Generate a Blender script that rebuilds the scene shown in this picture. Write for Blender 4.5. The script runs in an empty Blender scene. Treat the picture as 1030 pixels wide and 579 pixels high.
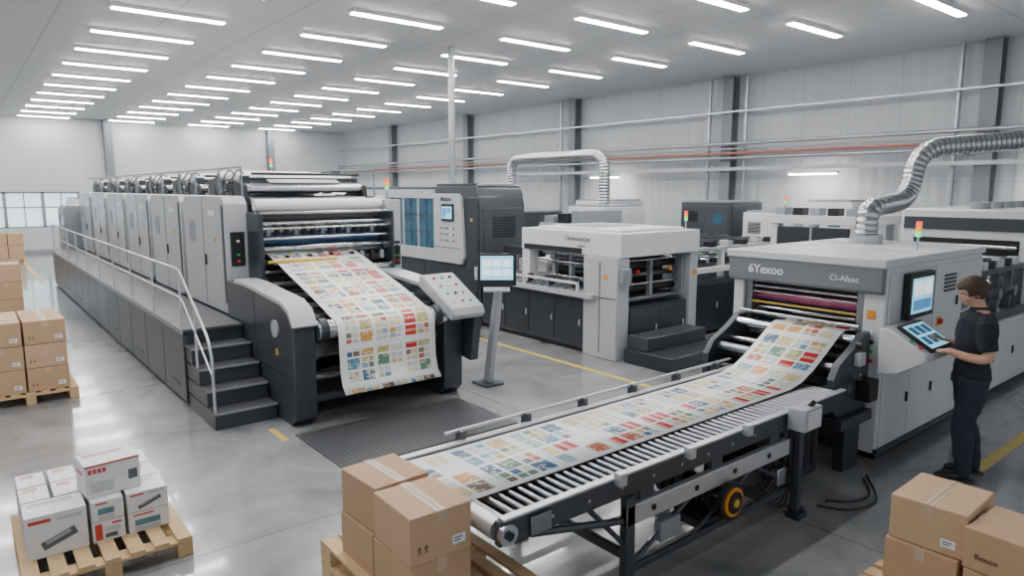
import bpy,bmesh,math,random
from mathutils import Vector,Matrix
random.seed(7)
SC=bpy.context.scene
C=SC.collection
W={}
PI=math.pi
# ------------------------------------------------------------ materials
class NB:
    def __init__(s,name):
        s.m=bpy.data.materials.new(name); s.m.use_nodes=True
        s.t=s.m.node_tree; s.n=s.t.nodes; s.l=s.t.links
        s.b=s.n['Principled BSDF']
    def new(s,t,**k):
        x=s.n.new(t)
        for a,v in k.items(): setattr(x,a,v)
        return x
    def lk(s,a,b): s.l.new(a,b)
    def math(s,op,a,b=None):
        x=s.n.new('ShaderNodeMath'); x.operation=op
        for i,v in enumerate((a,b)):
            if v is None: continue
            if isinstance(v,(int,float)): x.inputs[i].default_value=v
            else: s.l.new(v,x.inputs[i])
        return x.outputs[0]
    def mix(s,f,a,b):
        x=s.n.new('ShaderNodeMix'); x.data_type='RGBA'
        for i,v in ((0,f),(6,a),(7,b)):
            if isinstance(v,(int,float)): x.inputs[i].default_value=v
            elif isinstance(v,tuple): x.inputs[i].default_value=(*v[:3],1)
            else: s.l.new(v,x.inputs[i])
        return x.outputs[2]
def mat(name,col,rough=.5,metal=0,var=.08,scale=5,bump=0,bscale=60,emit=0,coat=0):
    b=NB(name); P=b.b
    tc=b.new('ShaderNodeTexCoord'); no=b.new('ShaderNodeTexNoise'); no.inputs['Scale'].default_value=scale; no.inputs['Detail'].default_value=4
    b.lk(tc.outputs['Object'],no.inputs['Vector'])
    lo=tuple(max(0,c*(1-var)) for c in col); hi=tuple(min(1,c*(1+var)) for c in col)
    o=b.mix(no.outputs['Fac'],lo,hi); b.lk(o,P.inputs['Base Color'])
    P.inputs['Roughness'].default_value=rough; P.inputs['Metallic'].default_value=metal
    if coat: P.inputs['Coat Weight'].default_value=coat
    if emit:
        b.lk(o,P.inputs['Emission Color']); P.inputs['Emission Strength'].default_value=emit
    if bump:
        n2=b.new('ShaderNodeTexNoise'); n2.inputs['Scale'].default_value=bscale; b.lk(tc.outputs['Object'],n2.inputs['Vector'])
        bp=b.new('ShaderNodeBump'); bp.inputs['Strength'].default_value=bump; bp.inputs['Distance'].default_value=.01
        b.lk(n2.outputs['Fac'],bp.inputs['Height']); b.lk(bp.outputs[0],P.inputs['Normal'])
    return b.m
def panel_mat(name,col,ax,pitch,zp,line=.75,rough=.6,w=.02,rib=0):
    b=NB(name); P=b.b; g=b.new('ShaderNodeNewGeometry'); sp=b.new('ShaderNodeSeparateXYZ'); b.lk(g.outputs['Position'],sp.inputs[0])
    a=b.math('FRACT',b.math('MULTIPLY',sp.outputs[ax[0]],1/pitch)); la=b.math('LESS_THAN',a,w/pitch)
    c=b.math('FRACT',b.math('MULTIPLY',sp.outputs[ax[1]],1/zp)); lc=b.math('LESS_THAN',c,w/zp)
    m=b.math('MAXIMUM',la,lc)
    no=b.new('ShaderNodeTexNoise'); no.inputs['Scale'].default_value=.6; b.lk(g.outputs['Position'],no.inputs['Vector'])
    base=b.mix(no.outputs['Fac'],tuple(x*.9 for x in col),tuple(x*1.08 for x in col))
    o=b.mix(m,base,tuple(x*line for x in col)); b.lk(o,P.inputs['Base Color']); P.inputs['Roughness'].default_value=rough
    if rib:
        s=b.math('SINE',b.math('MULTIPLY',sp.outputs[ax[0]],2*PI/rib)); bp=b.new('ShaderNodeBump'); bp.inputs['Strength'].default_value=.35; bp.inputs['Distance'].default_value=.02
        b.lk(s,bp.inputs['Height']); b.lk(bp.outputs[0],P.inputs['Normal'])
    return b.m
def floor_mat():
    b=NB('polished_concrete'); P=b.b; g=b.new('ShaderNodeNewGeometry')
    n1=b.new('ShaderNodeTexNoise'); n1.inputs['Scale'].default_value=.7; n1.inputs['Detail'].default_value=9; n1.inputs['Roughness'].default_value=.62; n1.inputs['Distortion'].default_value=.8
    n2=b.new('ShaderNodeTexNoise'); n2.inputs['Scale'].default_value=7; n2.inputs['Detail'].default_value=6
    for n in (n1,n2): b.lk(g.outputs['Position'],n.inputs['Vector'])
    r=b.new('ShaderNodeValToRGB'); r.color_ramp.elements[0].position=.36; r.color_ramp.elements[1].position=.66
    r.color_ramp.elements[0].color=(.165,.170,.175,1); r.color_ramp.elements[1].color=(.35,.355,.36,1)
    b.lk(n1.outputs['Fac'],r.inputs[0])
    c=b.mix(b.math('MULTIPLY',n2.outputs['Fac'],.30),r.outputs[0],(.30,.30,.31))
    sp=b.new('ShaderNodeSeparateXYZ'); b.lk(g.outputs['Position'],sp.inputs[0])
    a=b.math('LESS_THAN',b.math('FRACT',b.math('MULTIPLY',sp.outputs[0],1/5)),.002); d=b.math('LESS_THAN',b.math('FRACT',b.math('MULTIPLY',sp.outputs[1],1/5)),.002)
    c=b.mix(b.math('MAXIMUM',a,d),c,(.13,.13,.13)); b.lk(c,P.inputs['Base Color'])
    rr=b.math('ADD',b.math('MULTIPLY',n1.outputs['Fac'],.22),.06); b.lk(rr,P.inputs['Roughness']); P.inputs['Coat Weight'].default_value=.5; P.inputs['Coat Roughness'].default_value=.06
    return b.m
def print_mat(name,N,Mv,seed,cols,paper=(.88,.88,.87),gn=2,gm=3,redcol=None,gu_=.07,gv_=.14,blank=.08):
    b=NB(name); P=b.b; uv=b.new('ShaderNodeUVMap'); sp=b.new('ShaderNodeSeparateXYZ'); b.lk(uv.outputs[0],sp.inputs[0])
    u0=b.math('MULTIPLY',b.math('SUBTRACT',sp.outputs[0],.05),N/.90); v0=b.math('MULTIPLY',sp.outputs[1],Mv)
    def noise(u,v,sd):
        cb=b.new('ShaderNodeCombineXYZ'); b.lk(b.math('FLOOR',u),cb.inputs[0]); b.lk(b.math('FLOOR',v),cb.inputs[1]); cb.inputs[2].default_value=sd
        wn=b.new('ShaderNodeTexWhiteNoise'); b.lk(cb.outputs[0],wn.inputs[0]); return wn.outputs['Value']
    def ramp(val):
        r=b.new('ShaderNodeValToRGB'); r.color_ramp.interpolation='CONSTANT'; els=r.color_ramp.elements
        while len(els)<len(cols): els.new(.5)
        for i,c in enumerate(cols): els[i].position=i/len(cols); els[i].color=(*c,1)
        b.lk(val,r.inputs[0]); return r.outputs[0]
    def band(x,lo,hi): return b.math('MULTIPLY',b.math('GREATER_THAN',x,lo),b.math('LESS_THAN',x,hi))
    def cell(u,v,m1,m2): return b.math('MULTIPLY',band(b.math('FRACT',u),m1,1-m1),band(b.math('FRACT',v),m2,1-m2))
    cm=cell(u0,v0,.06,.08); u2=b.math('MULTIPLY',u0,2); v2=b.math('MULTIPLY',v0,2)
    fm=b.math('MULTIPLY',cell(u2,v2,.07,.09),cm)
    ccol=ramp(noise(u0,v0,seed)); fcol=ramp(noise(u2,v2,seed+3))
    no=b.new('ShaderNodeTexNoise'); no.inputs['Scale'].default_value=30; no.inputs['Detail'].default_value=3; no.inputs['Roughness'].default_value=.6; b.lk(uv.outputs[0],no.inputs['Vector'])
    no3=b.new('ShaderNodeTexNoise'); no3.inputs['Scale'].default_value=13; no3.inputs['Detail'].default_value=2; b.lk(uv.outputs[0],no3.inputs['Vector'])
    ccol=b.mix(b.math('MULTIPLY',band(no3.outputs['Fac'],.54,.62),.8),ccol,(.80,.74,.58)); ccol=b.mix(b.math('MULTIPLY',band(no.outputs['Fac'],.2,.40),.7),ccol,(.07,.09,.11))
    ln=b.math('GREATER_THAN',b.math('FRACT',b.math('MULTIPLY',v0,10)),.45); isx=b.math('GREATER_THAN',noise(u2,v2,seed+9),.74)
    fcol=b.mix(b.math('MULTIPLY',band(no.outputs['Fac'],.2,.43),.45),fcol,(.10,.11,.13))
    fcol=b.mix(b.math('MULTIPLY',isx,.9),fcol,(.30,.28,.27)); fcol=b.mix(b.math('MULTIPLY',b.math('MULTIPLY',isx,ln),1.0),fcol,paper)
    sel=b.math('GREATER_THAN',noise(u0,v0,seed+5),.42)
    col=b.mix(sel,fcol,ccol)
    mk=b.math('ADD',b.math('MULTIPLY',sel,cm),b.math('MULTIPLY',b.math('SUBTRACT',1.0,sel),fm))
    mk=b.math('MULTIPLY',mk,b.math('GREATER_THAN',noise(u0,v0,seed+11),blank))
    rd=b.math('MULTIPLY',b.math('GREATER_THAN',noise(u0,v0,seed+7),.74),b.math('GREATER_THAN',sp.outputs[0],redcol or .5))
    rl=b.math('MULTIPLY',rd,b.math('MULTIPLY',b.math('GREATER_THAN',b.math('FRACT',b.math('MULTIPLY',u0,6)),.5),band(b.math('FRACT',v0),.38,.58)))
    col=b.mix(rd,col,(.58,.03,.02)); col=b.mix(b.math('MULTIPLY',rl,.85),col,(.95,.92,.88)); mk=b.math('MAXIMUM',mk,b.math('MULTIPLY',rd,cm))
    gu=b.math('FRACT',b.math('DIVIDE',u0,gn)); gv=b.math('FRACT',b.math('DIVIDE',v0,gm))
    mk=b.math('MULTIPLY',mk,b.math('MULTIPLY',band(gu,gu_,1-gu_),band(gv,gv_,.96)))
    mk=b.math('MULTIPLY',mk,band(sp.outputs[0],.05,.95))
    o=b.mix(mk,paper,col); b.lk(o,P.inputs['Base Color']); P.inputs['Roughness'].default_value=.4
    return b.m
def tread_mat():
    b=NB('tread_plate'); P=b.b; g=b.new('ShaderNodeNewGeometry'); mp=b.new('ShaderNodeMapping'); mp.inputs['Rotation'].default_value=(0,0,PI/4); b.lk(g.outputs['Position'],mp.inputs[0])
    ck=b.new('ShaderNodeTexChecker'); ck.inputs['Scale'].default_value=26; b.lk(mp.outputs[0],ck.inputs[0])
    o=b.mix(ck.outputs['Fac'],(.06,.062,.066),(.11,.113,.118)); b.lk(o,P.inputs['Base Color']); P.inputs['Roughness'].default_value=.45; P.inputs['Metallic'].default_value=.3
    bp=b.new('ShaderNodeBump'); bp.inputs['Distance'].default_value=.004; b.lk(ck.outputs['Fac'],bp.inputs['Height']); b.lk(bp.outputs[0],P.inputs['Normal'])
    return b.m
def duct_mat():
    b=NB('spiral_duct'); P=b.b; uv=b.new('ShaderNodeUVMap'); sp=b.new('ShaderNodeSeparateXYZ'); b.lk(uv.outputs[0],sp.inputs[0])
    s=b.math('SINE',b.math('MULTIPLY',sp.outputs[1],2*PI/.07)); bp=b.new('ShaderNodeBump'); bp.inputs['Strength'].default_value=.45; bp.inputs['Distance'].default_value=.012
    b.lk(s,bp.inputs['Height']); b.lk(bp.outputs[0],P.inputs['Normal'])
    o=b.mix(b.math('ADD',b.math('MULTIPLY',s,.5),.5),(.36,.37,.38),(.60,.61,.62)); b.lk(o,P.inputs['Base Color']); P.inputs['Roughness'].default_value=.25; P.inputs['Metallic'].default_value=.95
    return b.m
M=dict(
 white=mat('light_grey_enamel',(.65,.66,.67),.35,0,.04,2,coat=.2),
 grey=mat('press_grey_enamel',(.44,.45,.465),.35,0,.05,2,coat=.2),
 white2=mat('off_white_enamel',(.74,.75,.75),.38,0,.04,2),
 mid=mat('mid_grey_enamel',(.26,.27,.29),.4,0,.06,3),
 fascia=mat('fascia_grey_enamel',(.19,.20,.22),.4,0,.06,3),
 dark=mat('charcoal_enamel',(.024,.028,.034),.36,0,.12,3,coat=.15),
 dark2=mat('slate_enamel',(.043,.049,.059),.38,0,.1,3,coat=.15),
 black=mat('black_plastic',(.008,.009,.010),.4,0,.15,8),
 steel=mat('brushed_steel',(.56,.57,.59),.24,.95,.08,14),
 dsteel=mat('dull_roller_steel',(.28,.29,.31),.28,.9,.1,14),
 chrome=mat('chrome',(.72,.73,.75),.1,1,.04,10),
 alu=mat('aluminium_profile',(.58,.59,.61),.33,.55,.05,6),
 rub=mat('rubber_roller',(.025,.027,.03),.33,0,.2,8),
 blue=mat('blue_roller',(.05,.11,.24),.3,.2,.4,9),
 magenta=mat('magenta_ink_roller',(.50,.12,.24),.3,.1,.5,7),
 yellow=mat('yellow_ink_rod',(.65,.42,.05),.4,.1,.15,9),
 orange=mat('orange_enamel',(.75,.30,.03),.4,0,.1,5),
 red=mat('red_plastic',(.65,.03,.02),.35,0,.1,5),
 green=mat('green_plastic',(.03,.42,.12),.35,0,.1,5),
 redl=mat('red_lamp_lens',(.9,.05,.02),.3,0,.1,5,emit=2),
 greenl=mat('green_lamp_lens',(.05,.8,.25),.3,0,.1,5,emit=1.5),
 amberl=mat('amber_lamp_lens',(.9,.4,.03),.3,0,.1,5,emit=.8),
 screen=mat('lit_touch_screen',(.25,.60,.80),.15,0,.25,3,emit=1.1),
 scrd=mat('dark_touch_screen',(.02,.10,.18),.12,0,.5,3,emit=.7),
 ui=mat('screen_white_fields',(.85,.9,.92),.3,0,.05,5,emit=1.0),
 uib=mat('screen_blue_fields',(.06,.25,.5),.3,0,.2,5,emit=.8),
 glass=mat('dark_glass_glow',(.02,.07,.11),.06,0,.95,3.5,emit=.35),  # dark glass with a faint glow painted in by emission
 paper=mat('white_paper',(.80,.80,.79),.5,0,.02,5),
 card=mat('brown_cardboard',(.52,.33,.19),.75,0,.08,7,bump=.05),
 card2=mat('pale_cardboard',(.57,.37,.22),.75,0,.08,7,bump=.05),
 tape=mat('packing_tape_film',(.58,.43,.29),.25,0,.05,7),
 seam=mat('cardboard_seam',(.17,.10,.05),.8,0,.1,7),
 wood=mat('pallet_wood',(.62,.42,.22),.7,0,.25,9,bump=.15),
 cart=mat('white_printed_carton',(.78,.78,.78),.45,0,.03,5),
 cred=mat('red_carton_ink',(.58,.05,.035),.45,0,.1,5),
 cgrey=mat('grey_carton_ink',(.11,.12,.14),.5,0,.3,15),
 clg=mat('light_grey_carton_ink',(.36,.37,.38),.5,0,.1,5),
 cteal=mat('teal_carton_ink',(.10,.24,.28),.5,0,.4,15),
 ink=mat('dark_print_ink',(.03,.03,.035),.5,0,.1,5),
 gink=mat('grey_print_ink',(.12,.13,.14),.5,0,.1,5),
 wink=mat('white_print_ink',(.85,.86,.87),.5,0,.02,5),
 yline=mat('yellow_floor_paint',(.64,.46,.10),.35,0,.2,6),
 galv=mat('galvanised_steel',(.44,.45,.47),.33,.8,.1,4),
 steelcol=mat('grey_steel_column',(.20,.215,.23),.55,.1,.08,4),
 redpipe=mat('red_sprinkler_pipe',(.42,.14,.10),.45,0,.15,6),
 skin=mat('skin',(.60,.34,.23),.5,0,.06,20),
 hair=mat('brown_hair',(.060,.032,.018),.6,0,.45,70,bump=.7,bscale=90),
 shirt=mat('dark_navy_cotton',(.013,.016,.025),.85,0,.3,12,bump=.3,bscale=14),
 jeans=mat('dark_navy_denim',(.018,.026,.044),.8,0,.35,16,bump=.3,bscale=16),
 shoe=mat('black_shoe_leather',(.012,.012,.013),.4,0,.2,9),
 sole=mat('shoe_sole',(.04,.04,.042),.6,0,.1,9),
 lamp=mat('lit_diffuser',(1,1,1),.5,0,0,5,emit=64),
 sky=mat('bright_daylight_glass',(.62,.78,.9),.1,0,.3,.9,emit=1.3),
 duct=duct_mat(), tread=tread_mat(), floor=floor_mat(),
 wallx=panel_mat('left_wall_panels',(.52,.54,.55),(1,2),1.1,2.75,.8),
 wally=panel_mat('back_wall_panels',(.51,.53,.545),(0,2),1.1,2.75,.75,rib=.275),
 ceil=panel_mat('ceiling_panels',(.60,.61,.62),(0,1),4.1,1.55,.68,w=.03),
)
PC=[(.80,.60,.28),(.56,.13,.07),(.13,.34,.48),(.82,.72,.46),(.13,.26,.17),(.76,.36,.09),(.32,.50,.58),(.80,.64,.32),(.78,.74,.62),(.22,.16,.12),(.56,.52,.20),(.05,.14,.27)]
M['printa']=print_mat('printed_catalogue_sheet',6,6.8,1.3,PC,gn=2,gm=3)
M['printb']=print_mat('printed_label_sheet',4,6.0,4.7,PC,gn=2,gm=3,redcol=.5,gu_=.05,gv_=.12)
# ------------------------------------------------------------ mesh builder
class MB:
    def __init__(s): s.v=[]; s.f=[]; s.uv=None
    def add(s,vs,fs):
        o=len(s.v); s.v+= [Vector(v) for v in vs]; s.f+=[tuple(i+o for i in f) for f in fs]; return s
    def box(s,x0,x1,y0,y1,z0,z1):
        if x0>x1:x0,x1=x1,x0
        if y0>y1:y0,y1=y1,y0
        if z0>z1:z0,z1=z1,z0
        return s.add([(x0,y0,z0),(x1,y0,z0),(x1,y1,z0),(x0,y1,z0),(x0,y0,z1),(x1,y0,z1),(x1,y1,z1),(x0,y1,z1)],[(0,3,2,1),(4,5,6,7),(0,1,5,4),(1,2,6,5),(2,3,7,6),(3,0,4,7)])
    def obox(s,c,d,mt):
        c=Vector(c); vs=[c+mt@Vector((a*d[0]/2,b*d[1]/2,e*d[2]/2)) for e in(-1,1) for b in(-1,1) for a in(-1,1)]
        return s.add(vs,[(0,2,3,1),(4,5,7,6),(0,1,5,4),(1,3,7,5),(3,2,6,7),(2,0,4,6)])
    def rings(s,rs,cap=True):
        n=len(rs[0]); vs=[p for r in rs for p in r]; fs=[]
        for i in range(len(rs)-1):
            for j in range(n): a=i*n+j; b=i*n+(j+1)%n; fs.append((a,b,b+n,a+n))
        if cap: fs.append(tuple(range(n-1,-1,-1))); fs.append(tuple(range((len(rs)-1)*n,len(rs)*n)))
        return s.add(vs,fs)
    def cyl(s,a,b,r,n=20,r2=None):
        return s.tube([a,b],[r,r if r2 is None else r2],n)
    def tube(s,pts,r,n=12):
        pts=[Vector(p) for p in pts]
        if isinstance(r,(int,float)): r=[r]*len(pts)
        up=None; rs=[]
        for i,p in enumerate(pts):
            d=(pts[min(i+1,len(pts)-1)]-pts[max(i-1,0)]).normalized()
            if up is None:
                up=Vector((0,0,1)) if abs(d.z)<.9 else Vector((1,0,0))
            x=(up-d*up.dot(d)).normalized(); y=d.cross(x); up=x
            rs.append([p+x*math.cos(2*PI*j/n)*r[i]+y*math.sin(2*PI*j/n)*r[i] for j in range(n)])
        return s.rings(rs)
    def prism(s,pts,ax,a,b):
        def P(p,t):
            return {'x':(t,p[0],p[1]),'y':(p[0],t,p[1]),'z':(p[0],p[1],t)}[ax]
        n=len(pts); fs=[tuple(range(n)),tuple(range(2*n-1,n-1,-1))]+[(i,(i+1)%n,(i+1)%n+n,i+n) for i in range(n)]
        return s.add([P(p,a) for p in pts]+[P(p,b) for p in pts],fs)
    def ell(s,c,ax,n=14,m=10):
        c=Vector(c); ax=[Vector(a) for a in ax]; rs=[]
        for i in range(1,m):
            t=PI*i/m; rs.append([c+ax[2]*(-math.cos(t))+(ax[0]*math.cos(2*PI*j/n)+ax[1]*math.sin(2*PI*j/n))*math.sin(t) for j in range(n)])
        return s.rings(rs)
    def ball(s,c,r,n=14,m=10):
        if isinstance(r,(int,float)): r=(r,r,r)
        return s.ell(c,((r[0],0,0),(0,r[1],0),(0,0,r[2])),n,m)
    def build(s,name,m,parent=None,bev=0,world=None,ang=35):
        me=bpy.data.meshes.new(name)
        lo=Vector([min(v[i] for v in s.v) for i in range(3)]); hi=Vector([max(v[i] for v in s.v) for i in range(3)])
        o=(lo+hi)/2
        if parent is None: o.z=lo.z
        if world is not None: o=Vector(world)
        me.from_pydata([v-o for v in s.v],[],s.f)
        bm=bmesh.new(); bm.from_mesh(me)
        bmesh.ops.recalc_face_normals(bm,faces=bm.faces)
        bm.to_mesh(me); bm.free()
        me.polygons.foreach_set('use_smooth',[True]*len(me.polygons)); me.set_sharp_from_angle(angle=math.radians(ang))
        me.materials.append(M[m] if isinstance(m,str) else m)
        ob=bpy.data.objects.new(name,me); C.objects.link(ob); W[ob.name]=o.copy()
        if parent is not None:
            ob.parent=parent; ob.location=o-W[parent.name]
        else: ob.location=o
        if bev:
            b=ob.modifiers.new('bevel','BEVEL'); b.width=bev; b.segments=2; b.limit_method='ANGLE'; b.angle_limit=math.radians(40)
        return ob
def B(name,m,parent,*boxes,bev=.006):
    q=MB()
    for b in boxes: q.box(*b)
    return q.build(name,m,parent,bev)
def BS(name,m,parent,*boxes,bev=.006):
    for b in boxes: B(name,m,parent,b,bev=bev)
def thing(name,label,cat,loc=(0,0,0),group=None):
    o=bpy.data.objects.new(name,None); C.objects.link(o); o.location=loc; o.empty_display_size=.2; W[o.name]=Vector(loc)
    o['label']=label; o['category']=cat
    if group:o['group']=group
    return o
def tag(o,label,cat,group=None):
    o['label']=label;o['category']=cat
    if group:o['group']=group
    return o
def struct(o): o['kind']='structure'; return o
def dup(o,parent=None,loc=None,rz=None,label=None,group=None):
    c=o.copy(); C.objects.link(c); W[c.name]=W[o.name].copy()
    if parent is not None: c.parent=parent
    if loc is not None: c.location=loc
    if rz is not None: c.rotation_euler=(0,0,rz)
    if label: c['label']=label
    if group: c['group']=group
    for ch in list(o.children): dup(ch,c)
    return c
def text(s,size,loc,face,m,parent,name='lettering',bold=.012):
    cu=bpy.data.curves.new('t','FONT'); cu.body=s; cu.size=size; cu.extrude=.002; cu.align_x='LEFT'; cu.offset=bold*size
    to=bpy.data.objects.new('t',cu); C.objects.link(to); bpy.context.view_layer.update()
    dg=bpy.context.evaluated_depsgraph_get(); me=bpy.data.meshes.new_from_object(to.evaluated_get(dg)); bpy.data.objects.remove(to)
    R={'+X':Matrix(((0,0,1),(1,0,0),(0,1,0))),'-Y':Matrix(((1,0,0),(0,0,-1),(0,1,0)))}[face]
    q=MB(); q.v=[Vector(loc)+R@v.co for v in me.vertices]; q.f=[tuple(p.vertices) for p in me.polygons]
    return q.build(name,m,parent)
def web(name,m,prof,ax,a,b,label,cat,thick=.003,parent=None):
    q=MB(); n=len(prof); vs=[];L=[0]
    for i in range(1,n): L.append(L[-1]+math.dist(prof[i],prof[i-1]))
    for (t,z) in prof:
        for s in(a,b): vs.append((t,s,z) if ax=='x' else (s,t,z))
    q.add(vs,[(2*i,2*i+1,2*i+3,2*i+2) for i in range(n-1)])
    o=q.build(name,m,parent)
    me=o.data; uvl=me.uv_layers.new(name='UVMap')
    for p in me.polygons:
        for li in p.loop_indices:
            vi=me.loops[li].vertex_index; uvl.data[li].uv=(vi%2,L[vi//2])
    sd=o.modifiers.new('thickness','SOLIDIFY'); sd.thickness=thick
    if parent is None: tag(o,label,cat)
    return o
def smooth_path(pts,n=6):
    pts=[Vector(p) for p in pts]; out=[]
    for i in range(len(pts)-1):
        p0=pts[max(i-1,0)];p1=pts[i];p2=pts[i+1];p3=pts[min(i+2,len(pts)-1)]
        for k in range(n):
            t=k/n; out.append(.5*((2*p1)+(p2-p0)*t+(2*p0-5*p1+4*p2-p3)*t*t+(3*p1-p0-3*p2+p3)*t**3))
    out.append(pts[-1]); return out
def corner_path(pts,r,n=6):
    pts=[Vector(p) for p in pts]; out=[pts[0]]
    for i in range(1,len(pts)-1):
        a=(pts[i-1]-pts[i]).normalized(); b=(pts[i+1]-pts[i]).normalized(); rr=min(r,(pts[i-1]-pts[i]).length*.49,(pts[i+1]-pts[i]).length*.49)
        p=pts[i]+a*rr; q=pts[i]+b*rr
        for k in range(n+1):
            t=k/n; out.append((1-t)**2*p+2*t*(1-t)*pts[i]+t*t*q)
    out.append(pts[-1]); return out
def duct(name,pts,r,m,label,cat,bend=.3,parent=None):
    p=corner_path(pts,bend,8)
    q=MB(); q.tube(p,r,20); o=q.build(name,m,parent)
    me=o.data; uvl=me.uv_layers.new(name='UVMap'); L=[0]
    for i in range(1,len(p)): L.append(L[-1]+(p[i]-p[i-1]).length)
    for pl in me.polygons:
        for li in pl.loop_indices:
            vi=me.loops[li].vertex_index; uvl.data[li].uv=((vi%20)/20,L[min(vi//20,len(L)-1)])
    if parent is None: tag(o,label,cat)
    return o
def roller(parent,ax,a,b,c1,c2,r,m,name='roller'):
    q=MB()
    A=(a,c1,c2) if ax=='x' else (c1,a,c2); Bb=(b,c1,c2) if ax=='x' else (c1,b,c2)
    q.cyl(A,Bb,r,20); o=q.build(name,m,parent)
    return o
def signal(parent,x,y,z):
    p=MB().cyl((x,y,z),(x,y,z+.14),.012,10).build('signal_lamp','steel',parent)
    for i,mm in enumerate(('greenl','amberl','redl')):
        MB().cyl((x,y,z+.14+i*.055),(x,y,z+.19+i*.055),.028,14).build('lamp_segment',mm,p)
def doors(parent,face,fix,a0,a1,n,z0,z1,m,hm='black',name='cabinet_door',gap=.012,th=.018):
    w=(a1-a0)/n
    for i in range(n):
        p=a0+i*w+gap/2;q=a0+(i+1)*w-gap/2
        if face=='+X':
            d=B(name,m,parent,(fix,fix+th,p,q,z0,z1)); 
            if hm: B('handle',hm,d,(fix+th,fix+th+.018,q-.07,q-.045,(z0+z1)/2-.05,(z0+z1)/2+.05),bev=.003)
        else:
            d=B(name,m,parent,(p,q,fix-th,fix,z0,z1))
            if hm: B('handle',hm,d,(q-.07,q-.045,fix-th-.018,fix-th,(z0+z1)/2-.05,(z0+z1)/2+.05),bev=.003)
def louvre(parent,face,fix,a0,a1,z0,z1,n=8):
    q=MB()
    for i in range(n):
        z=z0+(z1-z0)*i/n
        if face=='+X': q.box(fix,fix+.012,a0,a1,z,z+(z1-z0)/n*.5)
        else: q.box(a0,a1,fix-.012,fix,z,z+(z1-z0)/n*.5)
    return q.build('vent_louvre','black',parent)
def buttons(parent,pts,face,r=.018):
    for i,(x,y,z) in enumerate(pts):
        m=['red','green','black','wink'][i%4]
        d={'+X':(.02,0,0),'-Y':(0,-.02,0),'z':(0,0,.02)}[face]
        MB().cyl((x,y,z),(x+d[0],y+d[1],z+d[2]),r,12).build('push_button',m,parent)
# ------------------------------------------------------------ room
XW,YW,HC=-34.0,16.1,5.5
struct(MB().box(XW-.2,6,-7,YW+.2,-.1,0).build('floor','floor'))
struct(MB().box(XW-.2,6,-7,YW+.2,HC,HC+.15).build('ceiling','ceil'))
wy0,wy1,wz0,wz1=-1.0,4.1,1.05,2.5
struct(MB().box(XW-.2,XW,-7,wy0,0,HC).box(XW-.2,XW,wy1,YW+.2,0,HC).box(XW-.2,XW,wy0,wy1,0,wz0).box(XW-.2,XW,wy0,wy1,wz1,HC).build('wall_left','wallx'))
struct(MB().box(XW,6,YW,YW+.2,0,HC).build('wall_back','wally'))
struct(MB().box(XW,-6,-7.2,-7,0,HC).build('wall_front_unseen','wally'))  # unseen near wall, added to keep bright world light out of floor reflections
struct(B('baseboard_left','mid',None,(XW,XW+.03,-7,YW,0,.15)))
struct(B('baseboard_back','mid',None,(XW+.03,6,YW-.03,YW,0,.15)))
nw=4; ww=(wy1-wy0)/nw
for i in range(nw):
    a=wy0+i*ww;b=a+ww
    q=MB().box(XW-.14,XW-.04,a,a+.06,wz0,wz1).box(XW-.14,XW-.04,b-.06,b,wz0,wz1).box(XW-.14,XW-.04,a,b,wz0,wz0+.06).box(XW-.14,XW-.04,a,b,wz1-.06,wz1).box(XW-.12,XW-.06,a,b,1.85,1.9).box(XW-.12,XW-.06,(a+b)/2-.02,(a+b)/2+.02,wz0,wz1)
    w=struct(q.build('window_%d'%(i+1),'mid')); MB().box(XW-.1,XW-.09,a+.05,b-.05,wz0+.05,wz1-.05).build('window_pane','sky',w)
def hbeam(x,y,label,face):
    q=MB()
    if face=='y': q.box(x-.15,x+.15,y-.3,y-.28,0,HC).box(x-.15,x+.15,y-.02,y,0,HC).box(x-.012,x+.012,y-.28,y-.02,0,HC)
    else: q.box(x,x+.02,y-.15,y+.15,0,HC).box(x+.28,x+.3,y-.15,y+.15,0,HC).box(x+.02,x+.28,y-.012,y+.012,0,HC)
    tag(q.build('steel_column','steelcol'),label,'column','steel columns along the walls')
ordn=['first','second','third','fourth','fifth','sixth','seventh','eighth','ninth','tenth','eleventh','twelfth','thirteenth','fourteenth','fifteenth','sixteenth']
for i,x in enumerate((-28.5,-22.5,-16.5,-10.7,-4.85)):
    hbeam(x,YW,'grey steel column on the long back wall, %s counting from the far corner'%ordn[i],'y')
hbeam(XW,5.3,'grey steel column on left wall beside the bright window','x')
hbeam(XW,12.2,'grey steel column on left wall nearest the far corner','x')
tag(B('wall_rail','galv',None,(XW+.35,6,YW-.36,YW-.31,4.55,4.60)),'thin galvanised rail high along the back wall','rail')
for i,(z,r,m,l) in enumerate(((3.40,.04,'galv','lowest grey pipe of the pipe run along the back wall'),(3.52,.03,'redpipe','red sprinkler pipe running along the back wall'),(3.63,.022,'galv','thinnest grey pipe just above the red sprinkler pipe'),(3.76,.045,'galv','topmost and thickest grey pipe of the back wall pipe run'))):
    tag(MB().cyl((XW+.4,YW-.42-.02*i,z),(5.8,YW-.42-.02*i,z),r,12).build('wall_pipe',m),l,'pipe')
t=thing('cable_tray','galvanised cable tray with rungs below the back wall pipes','cable tray',(-10,YW-.5,3.1))
B('tray_side','galv',t,(-20,5.8,YW-.62,YW-.6,3.08,3.16),bev=0);B('tray_side','galv',t,(-20,5.8,YW-.34,YW-.32,3.08,3.16),bev=0)
q=MB()
for i in range(86): q.box(-20+.3*i,-19.97+.3*i,YW-.6,YW-.34,3.09,3.11)
q.build('tray_rungs','galv',t)
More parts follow.
